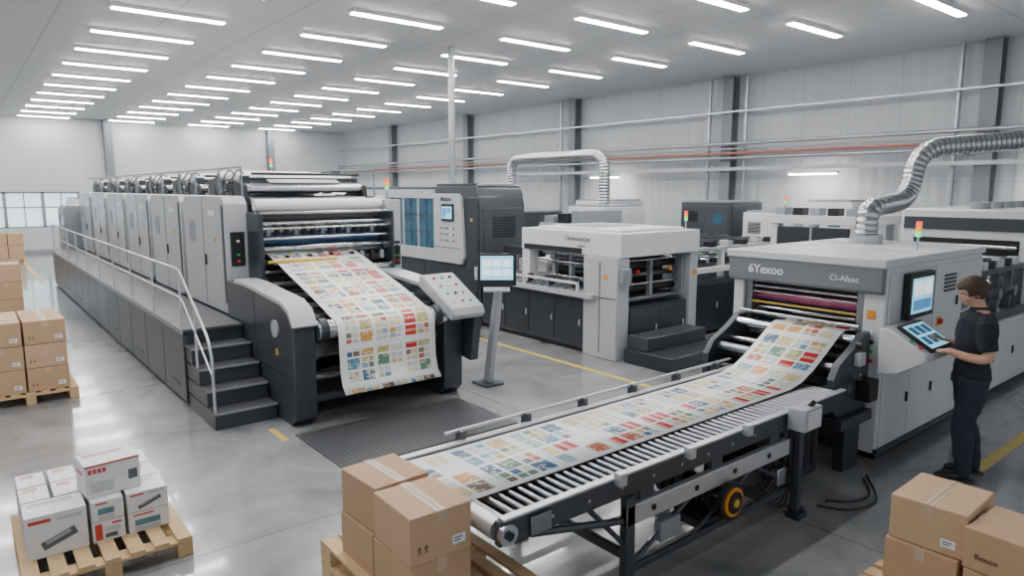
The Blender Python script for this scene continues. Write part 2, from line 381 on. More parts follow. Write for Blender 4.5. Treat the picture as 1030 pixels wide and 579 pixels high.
for x,l in ((-10.2,'beside the wall column behind the centre machines'),(-11.3,'left of the wall column behind the centre machines'),(-5.4,'beside the wall column at far right'),(-17.1,'beside the wall column above the arched duct')):
    tag(MB().cyl((x,YW-.2,0),(x,YW-.2,HC-.02),.045,12).build('vertical_conduit','galv'),'grey vertical conduit '+l,'conduit')
for i,x in enumerate((-14.8,-8.2,-3.4)):
    o=thing('wall_light','small white batten light under the wall pipes, %s from the left'%ordn[i],'light',(x,YW-.5,2.9),'wall batten lights')
    B('housing','white2',o,(x-.6,x+.6,YW-.56,YW-.46,2.97,3.03)); B('diffuser','lamp',o,(x-.56,x+.56,YW-.55,YW-.47,2.94,2.97),bev=0)
proto=thing('ceiling_light','x','light',(0,0,HC),'linear ceiling lights')
B('housing','white2',proto,(-.09,.09,-.88,.88,HC-.06,HC),bev=.004)
B('diffuser','lamp',proto,(-.07,.07,-.85,.85,HC-.075,HC-.06),bev=0)
first=True
for i in range(15):
    x=-4.55-2.05*i
    for k in range(6):
        y=-.05+3.1*k
        if y>15.2: continue
        l='white linear ceiling light, %s row from the camera, %s lamp from the near end'%(ordn[i],ordn[k])
        if first: proto.location=(x,y,HC); proto['label']=l; first=False
        else: dup(proto,None,(x,y,HC),None,l)
struct(B('trim_1','yline',None,(-14,-5.6,6.95,7.05,0,.003),bev=0))
struct(B('trim_2','yline',None,(-2.08,-1.98,7.2,14,0,.003),bev=0))
struct(B('trim_3','yline',None,(-7.3,-6.85,2.45,2.52,0,.003),bev=0))
struct(B('trim_4','yline',None,(-33,-23,1.7,1.8,0,.003),bev=0))
# ------------------------------------------------------------ printing press
pr=thing('printing_press','long six tower offset press with grey towers, charcoal base and walkway, at left','printing press',(-14.5,3.9,0))
WY0,WY1=1.98,2.68
XB=-22.6
B('walkway_deck','tread',pr,(XB,-8.7,WY0,WY1,.91,.95))
B('walkway_core','dark',pr,(XB+.05,-8.72,WY0+.05,WY1,0,.91))
for i in range(13):
    x=-8.72-i*1.065
    d=B('skirt_panel','dark2',pr,(x-1.05,x,WY0,WY0+.05,.04,.89),bev=.008)
    if i%2==0: B('vent_slot','black',d,(x-.7,x-.3,WY0-.005,WY0,.2,.24),bev=0)
B('deck_edge','mid',pr,(XB,-8.7,WY0-.01,WY0,.89,.95),bev=0)
for i in range(4):
    z=.19*(i+1); x1=-7.6-.275*i
    s_=B('stair_step','dark2',pr,(-8.7,x1-.02,WY0+.02,WY1-.0,z-.19,z-.02),bev=.006)
    B('step_tread','tread',s_,(x1-.3,x1,WY0+.01,WY1,z-.02,z),bev=.004); B('tread_nosing','mid',s_,(x1-.004,x1+.004,WY0+.01,WY1,z-.022,z+.002),bev=0)
rail=[(XB+.1,WY0+.03,1.66),(-8.85,WY0+.03,1.66),(-7.75,WY0+.03,1.0),(-7.64,WY0+.03,.8),(-7.64,WY0+.03,.19)]
MB().tube(corner_path(rail,.15),.016,10).build('handrail','alu',pr)
rail=[(XB+.1,WY0+.03,1.32),(-8.8,WY0+.03,1.32),(-7.66,WY0+.03,.6)]
MB().tube(corner_path(rail,.1),.011,8).build('handrail','alu',pr)
for i in range(10): 
    x=-8.85-i*1.5
    MB().cyl((x,WY0+.03,.95),(x,WY0+.03,1.66),.015,10).build('handrail_post','alu',pr)
MB().cyl((-8.25,WY0+.03,.57),(-8.25,WY0+.03,1.3),.015,10).build('handrail_post','alu',pr)
x0=-9.35
YF=5.12
PT=2.25
u=B('printing_unit','dark',pr,(x0-2.15,x0-.08,3.03,4.93,.05,2.3))
MB().prism([(x0-2.04,.95),(x0-.06,.95),(x0,1.02),(x0,2.42),(x0-.10,2.52),(x0-1.92,2.52),(x0-2.04,2.42)],'y',2.72,3.02).build('side_cover','grey',u,.012)
MB().prism([(x0-2.04,.0),(x0-.04,.0),(x0,.05),(x0,2.42),(x0-.10,2.52),(x0-1.92,2.52),(x0-2.04,2.42)],'y',4.94,YF).build('side_cover','grey',u,.015)
B('cover_seam','mid',u,(x0-1.02,x0-1.01,2.714,2.72,.98,2.50),bev=0)
B('cover_strip','dark',u,(x0-.12,x0-.05,2.712,2.72,1.1,2.4),bev=0)
B('maker_plate','white2',u,(x0-.72,x0-.42,2.712,2.72,2.25,2.32),bev=0)
B('inspection_window','mid',u,(x0-1.75,x0-1.45,2.714,2.72,1.85,2.15),bev=0)
B('door_handle','black',u,(x0-.94,x0-.91,2.70,2.72,1.55,1.7),bev=.003)
B('warning_label','yellow',u,(x0-.5,x0-.43,2.71,2.72,1.9,1.96),bev=0)
B('lower_side_panel','dark2',u,(x0-2.2,x0-.02,2.7,3.02,.0,.93))
B('tower_gap_dark','black',u,(x0-2.22,x0-2.05,2.88,3.02,.93,2.45))  # black strip put in as the dark gap between towers
for y in (3.06,4.84):
    MB().prism([(x0-1.9,2.3),(x0-.2,2.3),(x0-.25,2.66),(x0-.6,2.74),(x0-.85,2.56),(x0-1.25,2.56),(x0-1.5,2.78),(x0-1.85,2.74)],'y',y,y+.06).build('upper_bearer','dark',u,.005)
BS('cross_tie','dark',u,(x0-.5,x0-.44,3.12,4.84,2.72,2.77),(x0-1.62,x0-1.56,3.12,4.84,2.78,2.83),(x0-1.1,x0-1.06,3.12,4.84,2.68,2.72),bev=0)
for (dx,z,r,m) in ((-.2,2.45,.05,'dsteel'),(-.35,2.62,.07,'steel'),(-.55,2.45,.06,'rub'),(-.7,2.76,.065,'paper'),(-.9,2.5,.06,'chrome'),(-1.05,2.62,.05,'rub'),(-1.2,2.66,.07,'dsteel'),(-1.35,2.45,.07,'rub'),(-1.5,2.80,.075,'paper'),(-1.65,2.58,.06,'dsteel'),(-1.8,2.72,.05,'steel'),(-1.9,2.42,.08,'rub'),(-2.05,2.58,.06,'paper')):
    roller(u,'y',3.12,4.84,x0+dx,z,r,m)
for y,mm in ((3.0,'steelcol'),(4.95,'steelcol')):
    MB().tube([(x0-.1,y,2.5),(x0-.1,y,2.90),(x0-2.25,y,2.90)],.013,8).build('guard_rail',mm,u)
    MB().tube([(x0-1.1,y,2.5),(x0-1.1,y,2.90)],.011,8).build('guard_post',mm,u)
BS('drive_housing','dark2',u,(x0-1.35,x0-.95,4.66,4.82,2.3,2.9),(x0-.85,x0-.62,3.14,3.28,2.3,2.8),bev=.01)
for k in range(6): B('ink_key','black' if k%2 else 'mid',u,(x0-1.0,x0-.88,3.3+.25*k,3.42+.25*k,2.56,2.78-.04*(k%2)),bev=.004)
MB().tube([(x0-.3,3.2,2.82),(x0-.3,4.8,2.82)],.018,8).build('cable_conduit','black',u)
for k in range(3): MB().tube(smooth_path([(x0-.5-.4*k,3.1,2.3),(x0-.55-.4*k,3.0,2.65),(x0-.7-.4*k,3.15,2.88),(x0-.8-.4*k,3.3,2.75)],4),.012,6).build('hose','black',u)
for i in range(1,6):
    c=dup(u,pr); c.location=u.location+Vector((-PT*i,0,0))
for (x,z,r,m) in ((-9.20,2.40,.08,'paper'),(-9.3,2.22,.06,'rub'),(-9.12,2.15,.03,'steel'),(-9.3,2.06,.05,'dsteel'),(-9.3,1.93,.08,'blue'),(-9.05,1.83,.03,'chrome'),(-9.18,1.76,.05,'dsteel'),(-9.15,1.62,.08,'rub'),(-8.95,1.52,.04,'chrome'),(-9.05,1.42,.04,'dsteel'),(-9.2,1.32,.1,'steel'),(-8.9,1.26,.03,'steel'),(-9.05,1.12,.08,'rub'),(-9.0,.98,.04,'dsteel'),(-9.2,.82,.11,'steel'),(-9.0,.68,.04,'chrome'),(-9.1,.5,.09,'rub'),(-9.0,2.3,.02,'steel'),(-8.95,1.97,.018,'chrome'),(-8.92,2.1,.014,'steel')):
    roller(pr,'y',3.06,4.90,x,z,r,m)
roller(pr,'y',3.06,4.0,-8.75,1.68,.02,'yellow','ink_rod')
for k in range(14): B('ink_key','black' if k%3 else 'dsteel',pr,(-9.1,-9.02,3.15+.125*k,3.20+.125*k,2.0,2.12),bev=.003)
for k in range(11): B('gripper','black' if k%2 else 'mid',pr,(-8.98,-8.92,3.2+.155*k,3.25+.155*k,1.62,1.74),bev=.003)
BS('inner_side_plate','dark',pr,(-9.4,-8.85,3.0,3.05,0,2.3),(-9.4,-8.85,4.90,4.94,0,2.3))
for z in (1.1,1.45,1.8,2.1):
    for x in (-9.2,-9.0): MB().cyl((x,4.90,z),(x,4.87,z),.05,16).build('bearing','steel',pr)
ec=B('end_cover','grey',pr,(-9.34,-9.0,4.94,YF+.02,0,2.46),bev=.015)
BS('end_seam','black',ec,(-9.0,-8.995,4.96,YF,1.25,1.262),(-9.0,-8.995,4.96,YF,.6,.612),bev=0)
bp=B('button_panel','black',pr,(-9.0,-8.98,4.97,5.11,1.5,1.85))
buttons(bp,[(-8.98,5.01+.06*a,1.56+.08*b) for a in range(2) for b in range(4)],'+X',.013)
bp=B('button_panel','black',pr,(-9.36,-9.33,2.78,2.96,1.6,2.05))
buttons(bp,[(-9.33,2.87,1.66+.09*b) for b in range(4)],'+X',.018)
signal(pr,-9.2,5.03,2.46); signal(pr,-13.6,4.9,2.90)
XD=-7.12
fp=[(-9.36,0),(XD-.12,0),(XD,.1),(XD+.02,1.12),(XD-.1,1.27),(XD-.3,1.34),(-8.6,1.42),(-9.36,1.42)]
cap=[(-9.0,1.42),(-8.6,1.42),(XD-.3,1.34),(XD-.1,1.27),(XD+.02,1.12),(XD+.06,1.14),(XD-.06,1.31),(XD-.28,1.39),(-8.6,1.47),(-9.0,1.47)]
MB().prism(fp,'y',2.70,2.96).build('delivery_side_frame','dark2',pr,.015)
MB().prism(cap,'y',2.69,2.97).build('frame_cap','grey',pr,.006)
MB().cyl((-7.6,2.70,1.05),(-7.6,2.68,1.05),.10,24).build('side_cap','grey',pr)
BS('frame_seam','black',pr,(-8.3,-8.29,2.697,2.70,.1,1.4),(-8.3,XD-.02,2.697,2.70,.55,.558),bev=0)
B('warning_label','yellow',pr,(XD-.5,XD-.43,2.693,2.70,.75,.82),bev=0)
MB().prism(fp,'y',4.64,4.92).build('delivery_side_frame','dark2',pr,.015)
MB().prism(cap,'y',4.62,4.94).build('frame_cap','grey',pr,.006)
for (x,z,r,m) in ((-7.12,1.06,.115,'steel'),(-7.42,1.12,.08,'rub'),(-7.75,1.22,.06,'chrome'),(-8.0,1.05,.05,'dsteel'),(-8.15,1.3,.05,'steel'),(-7.35,.78,.09,'dsteel'),(-7.3,.5,.05,'steel'),(-7.2,.28,.05,'dark2'),(-7.8,.85,.1,'rub'),(-8.4,1.0,.11,'steel'),(-8.4,.45,.05,'dark2'),(-8.6,1.40,.04,'chrome')):
    roller(pr,'y',2.97,4.63,x,z,r,m)
for y in (3.0,4.47):
    MB().cyl((-7.12,y,1.06),(-7.12,y+.08,1.06),.135,24).build('roller_collar','dark',pr)
    MB().cyl((-7.35,y,.78),(-7.35,y+.05,.78),.11,24).build('roller_collar','mid',pr)
B('lower_crossbeam','dark',pr,(-7.9,-7.7,2.97,4.64,.1,.35)); B('catch_tray','dark2',pr,(-9.0,-7.9,2.97,4.64,.05,.12))
for k in range(5): MB().tube(smooth_path([(-8.9,4.5-.05*k,1.0),(-8.6,4.4-.04*k,.6),(-8.3,4.45,.3),(-8.0,4.5-.1*k,.12)]),.012,6).build('hose','black',pr)
cp=MB().prism([(-7.6,1.36),(-6.86,1.02),(-6.80,1.08),(-6.84,1.17),(-7.52,1.52),(-7.6,1.50)],'y',4.58,5.06).build('control_panel','grey',pr,.015)
for a in range(4):
    for b in range(3):
        t_=(.14+.23*a); x=-7.52+.68*t_; z=1.52-.35*t_; y=4.7+.12*b
        MB().cyl((x,y,z),(x+.010,y,z+.018),.018,12).build('push_button',['red','green','black','mid','wink'][(a*3+b)%5],cp)
MB().prism([(-7.35,.5),(-6.95,.45),(-6.86,1.02),(-7.5,1.34)],'y',4.93,5.05).build('panel_support','dark2',pr,.01)
prof=[(-9.3,1.80),(-9.1,1.75),(-8.7,1.65),(-8.2,1.50),(-7.7,1.36),(-7.35,1.25),(-7.18,1.19),(-7.08,1.18),(-7.0,1.12),(-6.975,1.0),(-6.97,.8),(-6.96,.6),(-6.92,.45),(-6.84,.36)]
web('printed_web','printa',prof,'x',3.17,4.42,'wide printed paper web hanging over delivery rollers of the left press','printed paper')
tp=[]
for i in range(6):
    xx=-9.35-PT*i
    tp+= [(xx-.3,2.70),(xx-.7,2.84),(xx-1.1,2.76),(xx-1.5,2.89),(xx-2.05,2.66)]
web('blank_web','paper',tp,'x',3.45,4.5,'blank white paper web running over the tops of the press towers','paper')
t=MB().box(-7.0+.06,-5.75,2.62,4.72,0,.012).build('tread_plate','tread'); tag(t,'dark diamond tread plate on floor before the hanging web','floor plate')
oc=thing('operator_console','slim grey pedestal console with lit touch monitor right of the press delivery','console',(-7.2,5.4,0))
B('foot','dark2',oc,(-7.4,-7.05,5.27,5.55,0,.03))
MB().prism([(-7.27,.03),(-7.16,.03),(-6.99,.9),(-6.94,1.32),(-7.02,1.32),(-7.10,.95)],'y',5.36,5.45).build('pedestal','grey',oc,.015)
R=Matrix.Rotation(math.radians(-38),3,'Z')@Matrix.Rotation(math.radians(12),3,'Y').inverted()
c=Vector((-6.98,5.38,1.58))
mo=MB().obox(c,(.05,.5,.42),R).build('monitor','black',oc,.012)
MB().obox(c+R@Vector((.027,0,.02)),(.004,.42,.31),R).build('screen','screen',mo)
q=MB()
for a in range(3):
    for b in range(2): q.obox(c+R@Vector((.03,-.13+.13*a,.08-.12*b)),(.003,.1,.08),R)
q.build('screen_fields','ui',mo)
MB().obox(c+R@Vector((.06,0,-.26)),(.16,.34,.03),R@Matrix.Rotation(.35,3,'Y')).build('keyboard_shelf','grey',oc,.01)
# ------------------------------------------------------------ machine 1
m1=thing('finishing_machine','tall charcoal finishing machine with dark glass windows and grey console panel behind the press','machine',(-12.2,8.1,0))
XE=-10.45;YB=8.75
MB().prism([(-16.5,0),(XE,0),(XE,2.3),(XE-.12,2.66),(-16.5,2.66)],'y',7.66,YB).build('body','dark2',m1,.012)
MB().prism([(-12.0,2.66),(XE-.1,2.66),(XE-.2,2.72),(-12.0,2.72)],'y',7.7,YB-.05).build('roof_cap','dark',m1,.01)
MB().prism([(-11.95,1.15),(-10.98,1.15),(-10.88,1.3),(-10.98,2.42),(-11.08,2.52),(-11.95,2.52)],'y',7.58,7.66).build('console_panel','grey',m1,.012)
d=B('display','black',m1,(-11.62,-11.2,7.55,7.58,1.98,2.32)); B('screen','screen',d,(-11.58,-11.24,7.545,7.55,2.03,2.27),bev=0); B('screen_fields','uib',d,(-11.55,-11.43,7.54,7.545,2.06,2.24),(-11.39,-11.27,7.54,7.545,2.14,2.24),bev=0)
for r_ in range(3): buttons(m1,[(-11.65+.11*k,7.58,1.84-.12*r_) for k in range(5)],'-Y',.018)
B('panel_seam','black',m1,(-11.9,-11.0,7.575,7.58,1.45,1.46),bev=0)
text('6haxoo',.125,(-11.68,7.575,2.38),'-Y','ink',m1)
for i in range(7):
    a=-12.6-i*.62
    g_=B('glass_window','glass',m1,(a+.03,a+.6,7.63,7.66,1.4,2.42),bev=0)
    BS('window_bar','dark',g_,(a+.03,a+.6,7.622,7.63,1.72,1.745),(a+.03,a+.6,7.622,7.63,2.07,2.095),(a+.30,a+.32,7.622,7.63,1.4,2.42),bev=0)
    B('window_post','grey',m1,(a-.015,a+.03,7.6,7.66,1.4,2.42))
BS('window_frame','grey',m1,(-16.5,-11.97,7.6,7.66,2.42,2.6),(-16.5,-11.97,7.6,7.66,1.15,1.4))
doors(m1,'-Y',7.66,-16.2,-10.5,6,.1,1.12,'dark')
B('front_panel','dark',m1,(-10.86,XE-.02,7.62,7.66,1.2,2.45)); B('warning_label','yellow',m1,(-10.7,-10.64,7.612,7.62,2.0,2.06),bev=0)
doors(m1,'+X',XE,7.72,YB-.05,1,.1,1.1,'dark'); doors(m1,'+X',XE,7.72,YB-.05,1,1.15,2.25,'dark2',None,'side_panel')
louvre(m1,'+X',XE+.018,7.95,8.5,1.7,2.1)
tag(MB().cyl((-12.15,8.2,2.735),(-12.15,8.2,HC-.01),.065,20).build('exhaust_pipe','galv'),'straight slim silver exhaust pole rising from finishing machine roof to ceiling','duct')
MB().cyl((-12.15,8.2,2.66),(-12.15,8.2,2.73),.13,20).build('pipe_collar','galv',m1)
# ------------------------------------------------------------ machine 2
m2=thing('die_cutting_machine','light grey portal die cutter with dark roller bays behind yellow floor line','machine',(-8.5,8.6,0))
ZT=1.58
B('plinth','black',m2,(-10.3,-7.35,7.72,9.5,0,.08),bev=0)
B('base_cabinet','dark2',m2,(-10.38,-7.35,7.66,9.5,.08,.92),bev=.012)
doors(m2,'-Y',7.66,-10.33,-7.68,4,.14,.84,'dark','alu')
B('feed_table','grey',m2,(-10.42,-7.36,7.50,8.0,.92,1.0),bev=.01)
B('feed_deck','dsteel',m2,(-10.35,-9.2,8.0,9.3,.92,1.05))
for i in range(14): roller(m2,'y',7.56,7.98,-10.32+.19*i,1.025,.022,'steel',name='feed_roller')
for i in range(5): B('sensor_block','black',m2,(-10.1+.55*i,-10.02+.55*i,7.6,7.68,1.05,1.17),bev=.004)
B('guard_bar','white',m2,(-10.42,-7.66,7.50,7.54,1.12,1.16)); BS('guard_post','white',m2,(-10.42,-10.38,7.5,7.54,1.0,1.12),(-9.0,-8.96,7.5,7.54,1.0,1.12),(-7.7,-7.66,7.5,7.54,1.0,1.12),bev=0)
for i in range(4): MB().tube([(-10.2+.22*i,8.0,1.05),(-10.2+.22*i,8.0,1.4),(-10.2+.22*i,9.2,1.4)],.014,6).build('sheet_guide','dsteel',m2)
B('feed_bridge','dark',m2,(-10.3,-9.25,8.1,8.25,1.4,1.55)); B('paper_stack','paper',m2,(-10.2,-9.4,8.4,9.2,1.05,1.3))
B('slab_housing','white',m2,(-9.25,-6.92,7.68,9.6,ZT,1.95),bev=.015)
B('slab_top','white2',m2,(-9.0,-7.1,7.85,9.4,1.95,1.99),bev=.01); B('top_hatch','mid',m2,(-8.7,-7.9,8.1,9.1,1.99,2.0),bev=0)
B('slab_window','black',m2,(-9.17,-7.75,7.672,7.68,ZT+.01,ZT+.10),bev=0)
B('near_side_panel','grey',m2,(-7.65,-6.94,7.62,7.9,0,ZT),bev=.012); B('portal_column','grey',m2,(-7.32,-6.94,9.4,9.6,0,ZT),bev=.012)
BS('side_panel_seam','black',m2,(-7.30,-7.29,7.615,7.62,.1,1.5),(-7.62,-6.96,7.615,7.62,.95,.96),bev=0)
B('warning_label','orange',m2,(-7.2,-7.13,7.612,7.62,1.25,1.32),bev=0); B('warning_label','orange',m2,(-6.94,-6.935,9.46,9.54,1.2,1.28),bev=0)
B('portal_column','white',m2,(-9.25,-9.05,7.7,7.9,.9,ZT)); B('portal_column','white',m2,(-9.25,-9.05,9.4,9.58,.9,ZT))
B('inner_frame','black',m2,(-9.0,-7.7,8.3,9.3,.92,ZT))
for i in range(3): B('inner_post','mid',m2,(-8.75+.42*i,-8.68+.42*i,7.95,8.03,.95,ZT),bev=.004)
for i,(y,z,r,mm) in enumerate(((8.1,1.10,.05,'dsteel'),(8.2,1.22,.05,'rub'),(8.1,1.33,.03,'chrome'),(8.2,1.43,.05,'dsteel'),(8.0,1.52,.02,'steel'),(7.92,1.16,.015,'chrome'),(7.9,1.4,.015,'steel'))): roller(m2,'x',-9.04,-7.66,y,z,r,mm)
B('end_panel','dark',m2,(-7.3,-6.98,7.92,9.38,.05,.80),bev=.01); doors(m2,'+X',-6.98,7.96,9.34,2,.1,.75,'dark2','alu')
B('end_backing','black',m2,(-7.66,-7.5,7.92,9.38,.80,ZT),bev=0)
for (x,z,r,mm) in ((-7.15,.88,.045,'dsteel'),(-7.3,1.02,.06,'rub'),(-7.15,1.12,.02,'steel'),(-7.35,1.24,.05,'dsteel'),(-7.3,1.40,.06,'rub'),(-7.12,1.50,.015,'steel')): roller(m2,'y',7.92,9.38,x,z,r,mm)
BS('bay_bracket','mid',m2,(-7.2,-7.05,7.93,7.98,.85,1.5),(-7.2,-7.05,9.32,9.37,.85,1.5),(-7.2,-7.12,8.6,8.66,.85,1.5),bev=.003)
for i,mm in ((1,'red'),(5,'orange')): B('marker_block',mm,m2,(-7.12,-7.06,8.02+.2*i,8.07+.2*i,1.3,1.35),bev=0)
text('Onwxoxoe',.125,(-8.15,7.675,1.79),'-Y','gink',m2,bold=.004); text('eomax',.065,(-7.85,7.675,1.70),'-Y','gink',m2,bold=0)
B('electrical_box','mid',m2,(-6.94,-6.86,7.66,7.86,1.2,1.42))
signal(m2,-7.1,9.45,1.95)
st=thing('machine_step','low two tier charcoal step at the end of the die cutter','step',(-6.5,8.5,0))
B('lower_tread','dark',st,(-6.86,-5.95,7.72,9.25,0,.22),bev=.012); B('upper_tread','dark2',st,(-6.84,-6.45,7.78,9.2,.22,.42),bev=.012)
m5=thing('sheet_stacker','dark sheet stacker with silver rails between the die cutter and coating machine','machine',(-8.3,11.3,0))
B('base','dark2',m5,(-9.6,-7.3,9.9,13.2,.05,1.0)); doors(m5,'+X',-7.3,9.95,13.15,4,.12,.92,'dark','alu')
for y in (9.95,11.0,12.1,13.1): B('post','white',m5,(-7.5,-7.4,y-.05,y+.05,1.0,1.5)); B('post','white',m5,(-9.5,-9.4,y-.05,y+.05,1.0,1.5))
BS('top_rail','alu',m5,(-7.55,-7.38,9.9,13.2,1.5,1.56),(-9.55,-9.4,9.9,13.2,1.5,1.56))
for i in range(14): roller(m5,'x',-9.38,-7.56,10.05+.235*i,1.3,.05,'steel' if i%2 else 'rub')
for i in range(6): B('cross_arm','dark',m5,(-9.4,-7.55,10.2+.5*i,10.26+.5*i,1.44,1.5))
for i in range(6): B('clamp','black' if i%2 else 'alu',m5,(-7.6,-7.42,10.15+.5*i,10.31+.5*i,1.56,1.66))
for i in range(7): B('suction_bar','dark' if i%2 else 'dsteel',m5,(-9.3+.26*i,-9.22+.26*i,10.0,13.1,1.56,1.62),bev=0)
B('side_rail','white2',m5,(-7.38,-7.3,9.9,13.2,1.12,1.22))
B('paper_stack','paper',m5,(-9.0,-8.0,11.2,12.4,1.36,1.43))
# ------------------------------------------------------------ background cabinets
def cabinet(x0,x1,y0,y1,h,m,label,n=2,sig=False,name='control_cabinet'):
    t=thing(name,label,'cabinet',((x0+x1)/2,(y0+y1)/2,0))
    B('body',m,t,(x0,x1,y0,y1,.08,h),bev=.015); B('plinth','black',t,(x0+.03,x1-.03,y0+.03,y1-.03,0,.08),bev=0)
    B('top_cap','mid',t,(x0+.05,x1-.05,y0+.05,y1-.05,h,h+.04))
    doors(t,'-Y',y0,x0+.04,x1-.04,n,.14,h-.08,m); doors(t,'+X',x1,y0+.04,y1-.04,1,.14,h-.08,m,None,'side_panel')
    louvre(t,'-Y',y0-.018,x0+.15,x0+.15+(x1-x0)/n*.5,h-.45,h-.2)
    B('status_window','glass',t,(x1-.45,x1-.2,y0-.024,y0-.018,h-.5,h-.25),bev=0)
    if sig: signal(t,(x0+x1)/2,(y0+y1)/2,h+.04)
    return t
cabinet(-7.45,-6.45,13.9,15.1,2.35,'white2','tall pale cabinet right of the others below the cable tray')
cabinet(-8.75,-7.55,13.7,15.1,2.1,'white','light grey cabinet with signal lamp behind the coating machine',2,True)
cabinet(-10.6,-9.2,13.9,15.2,2.3,'dark2','dark cabinet by the back wall column')
cabinet(-12.1,-10.9,11.5,12.9,2.2,'white','light grey cabinet behind the die cutter, under the duct end')
cabinet(-15.8,-13.9,11.4,13.0,2.0,'dark2','low wide dark cabinet behind the finishing machine, under the arched duct',3)
cabinet(-13.6,-12.4,13.2,14.6,2.3,'white','light grey cabinet far back between the two ends of the arched duct',2)
cabinet(-19.5,-16.8,12,14,2.5,'dark2','wide dark cabinet row end far behind the finishing machine',4)
cabinet(-24.6,-23.2,2.4,4.4,2.1,'mid','mid grey cabinet at the far end of the press',2)
cabinet(-27.2,-25.8,2.9,4.8,2.3,'white','light grey cabinet by the window beyond the press',2)
cabinet(-29.8,-28.2,5.5,8,2.4,'dark2','dark cabinet near the left wall beyond the press',2)
fm=thing('far_roller_machine','far machine with dark rollers and orange drum behind the die cutter','machine',(-10.5,10.6,0))
B('base','dark',fm,(-11.2,-9.8,9.9,11.0,.05,1.2)); BS('side_plate','grey',fm,(-11.2,-9.8,9.8,9.9,0,1.9),(-11.2,-9.8,11.0,11.1,0,1.9))
for i,(x,z,mm) in enumerate(((-9.95,1.4,'steel'),(-10.2,1.7,'orange'),(-10.6,1.5,'rub'),(-10.9,1.75,'steel'))): roller(fm,'y',9.9,11.0,x,z,.1,mm)
for k in range(3): B('top_block','dark' if k%2 else 'mid',fm,(-11.1+.42*k,-10.8+.42*k,9.85,11.05,1.9,2.05+.06*k))
fz=thing('folding_machine','dark machine with white gantry behind the sheet stacker near the back wall','machine',(-7.0,12.4,0))
B('base','dark2',fz,(-6.9,-5.2,11.6,13.2,0,1.1)); BS('gantry_post','white',fz,(-6.85,-6.7,11.65,11.8,1.1,2.0),(-5.4,-5.25,11.65,11.8,1.1,2.0),(-6.85,-6.7,13.0,13.15,1.1,2.0),(-5.4,-5.25,13.0,13.15,1.1,2.0))
B('gantry_top','white',fz,(-6.9,-5.2,11.6,13.2,2.0,2.15)); BS('gantry_panel','dark',fz,(-6.7,-6.1,11.6,11.64,1.55,1.95),(-6.05,-5.4,11.6,11.64,1.55,1.95))
for k in range(4): roller(fz,'x',-6.7,-5.4,11.8+.35*k,1.3+.12*(k%2),.07,'rub' if k%2 else 'steel')
for k in range(5): B('top_motor','black' if k%2 else 'mid',fz,(-6.8+.32*k,-6.62+.32*k,11.7,11.95,2.15,2.28))
# ------------------------------------------------------------ ducts
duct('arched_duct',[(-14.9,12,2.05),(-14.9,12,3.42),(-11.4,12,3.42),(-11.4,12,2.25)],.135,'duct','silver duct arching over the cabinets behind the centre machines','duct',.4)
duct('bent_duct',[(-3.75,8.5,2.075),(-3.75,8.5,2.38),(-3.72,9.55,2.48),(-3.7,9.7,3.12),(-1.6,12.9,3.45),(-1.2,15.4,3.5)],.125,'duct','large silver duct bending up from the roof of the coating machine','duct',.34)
# ------------------------------------------------------------ machine 3 (coater)
m3=thing('coating_machine','light grey coating machine with grey header, touch screens and roller bay, at right','machine',(-3.5,7.9,0))
XF=-2.7
B('plinth','black',m3,(-4.3,XF-.05,6.75,9.1,0,.1),bev=0)
B('main_body','white',m3,(-4.3,XF,7.75,9.1,.1,1.9),bev=.03)
B('side_wall','white',m3,(-2.90,XF,6.62,7.76,.1,1.9),bev=.015); B('side_wall','white',m3,(-4.3,-4.18,6.62,7.76,.1,1.9),bev=.015)
B('bay_back','black',m3,(-4.18,-2.90,7.6,7.75,.1,1.66),bev=0); B('bay_base','dark',m3,(-4.18,-2.90,6.75,7.6,.1,.8))
B('roof','white',m3,(-4.34,XF+.02,6.52,9.12,1.89,1.97),bev=.012)
BS('roof_seam','mid',m3,(-4.3,XF,7.55,7.56,1.97,1.973),(-4.3,XF,8.3,8.31,1.97,1.973),bev=0)
MB().prism([(6.54,1.67),(6.57,1.64),(6.75,1.64),(6.75,1.9),(6.54,1.9)],'x',-4.32,XF-.01).build('header_fascia','fascia',m3,.006)
text('6Yexoo',.125,(-4.08,6.535,1.74),'-Y','wink',m3,bold=.02); text('Ci-Afaxc',.08,(-3.20,6.535,1.74),'-Y','wink',m3,bold=.002)
for (y,z,r,mm) in ((6.85,1.47,.055,'magenta'),(6.98,1.37,.055,'blue'),(6.78,1.34,.02,'chrome'),(6.72,1.08,.05,'steel'),(6.74,1.18,.025,'dsteel'),(7.1,1.57,.045,'dsteel'),(6.95,1.1,.08,'rub'),(6.75,.94,.05,'rub'),(6.68,1.41,.012,'yellow'),(7.2,1.25,.1,'rub'),(6.7,1.58,.016,'chrome'),(6.64,1.0,.02,'chrome'),(6.9,1.58,.03,'rub'),(6.68,1.52,.010,'steel'),(6.82,1.24,.02,'rub'),(7.3,1.45,.06,'dsteel')):
    roller(m3,'x',-4.17,-2.91,y,z,r,mm)
for k in range(9): B('ink_head','black' if k%2 else 'mid',m3,(-4.08+.128*k,-4.0+.128*k,7.0,7.08,1.52,1.65),bev=.003)
for k in range(8): MB().tube(smooth_path([(-4.0+.13*k,7.0,1.64),(-4.0+.13*k,7.15,1.6),(-3.97+.13*k,7.3,1.4),(-4.0+.13*k,7.48,1.1)],4),.008,6).build('ink_hose','black' if k%3 else 'yellow',m3)
BS('bay_frame','dsteel',m3,(-4.17,-4.10,6.66,6.74,.8,1.64),(-2.98,-2.91,6.66,6.74,.8,1.64))
ip=[(6.62,.55),(6.05,.55),(5.95,.65),(5.95,.92),(6.05,1.05),(6.3,1.16),(6.5,1.28),(6.62,1.28)]
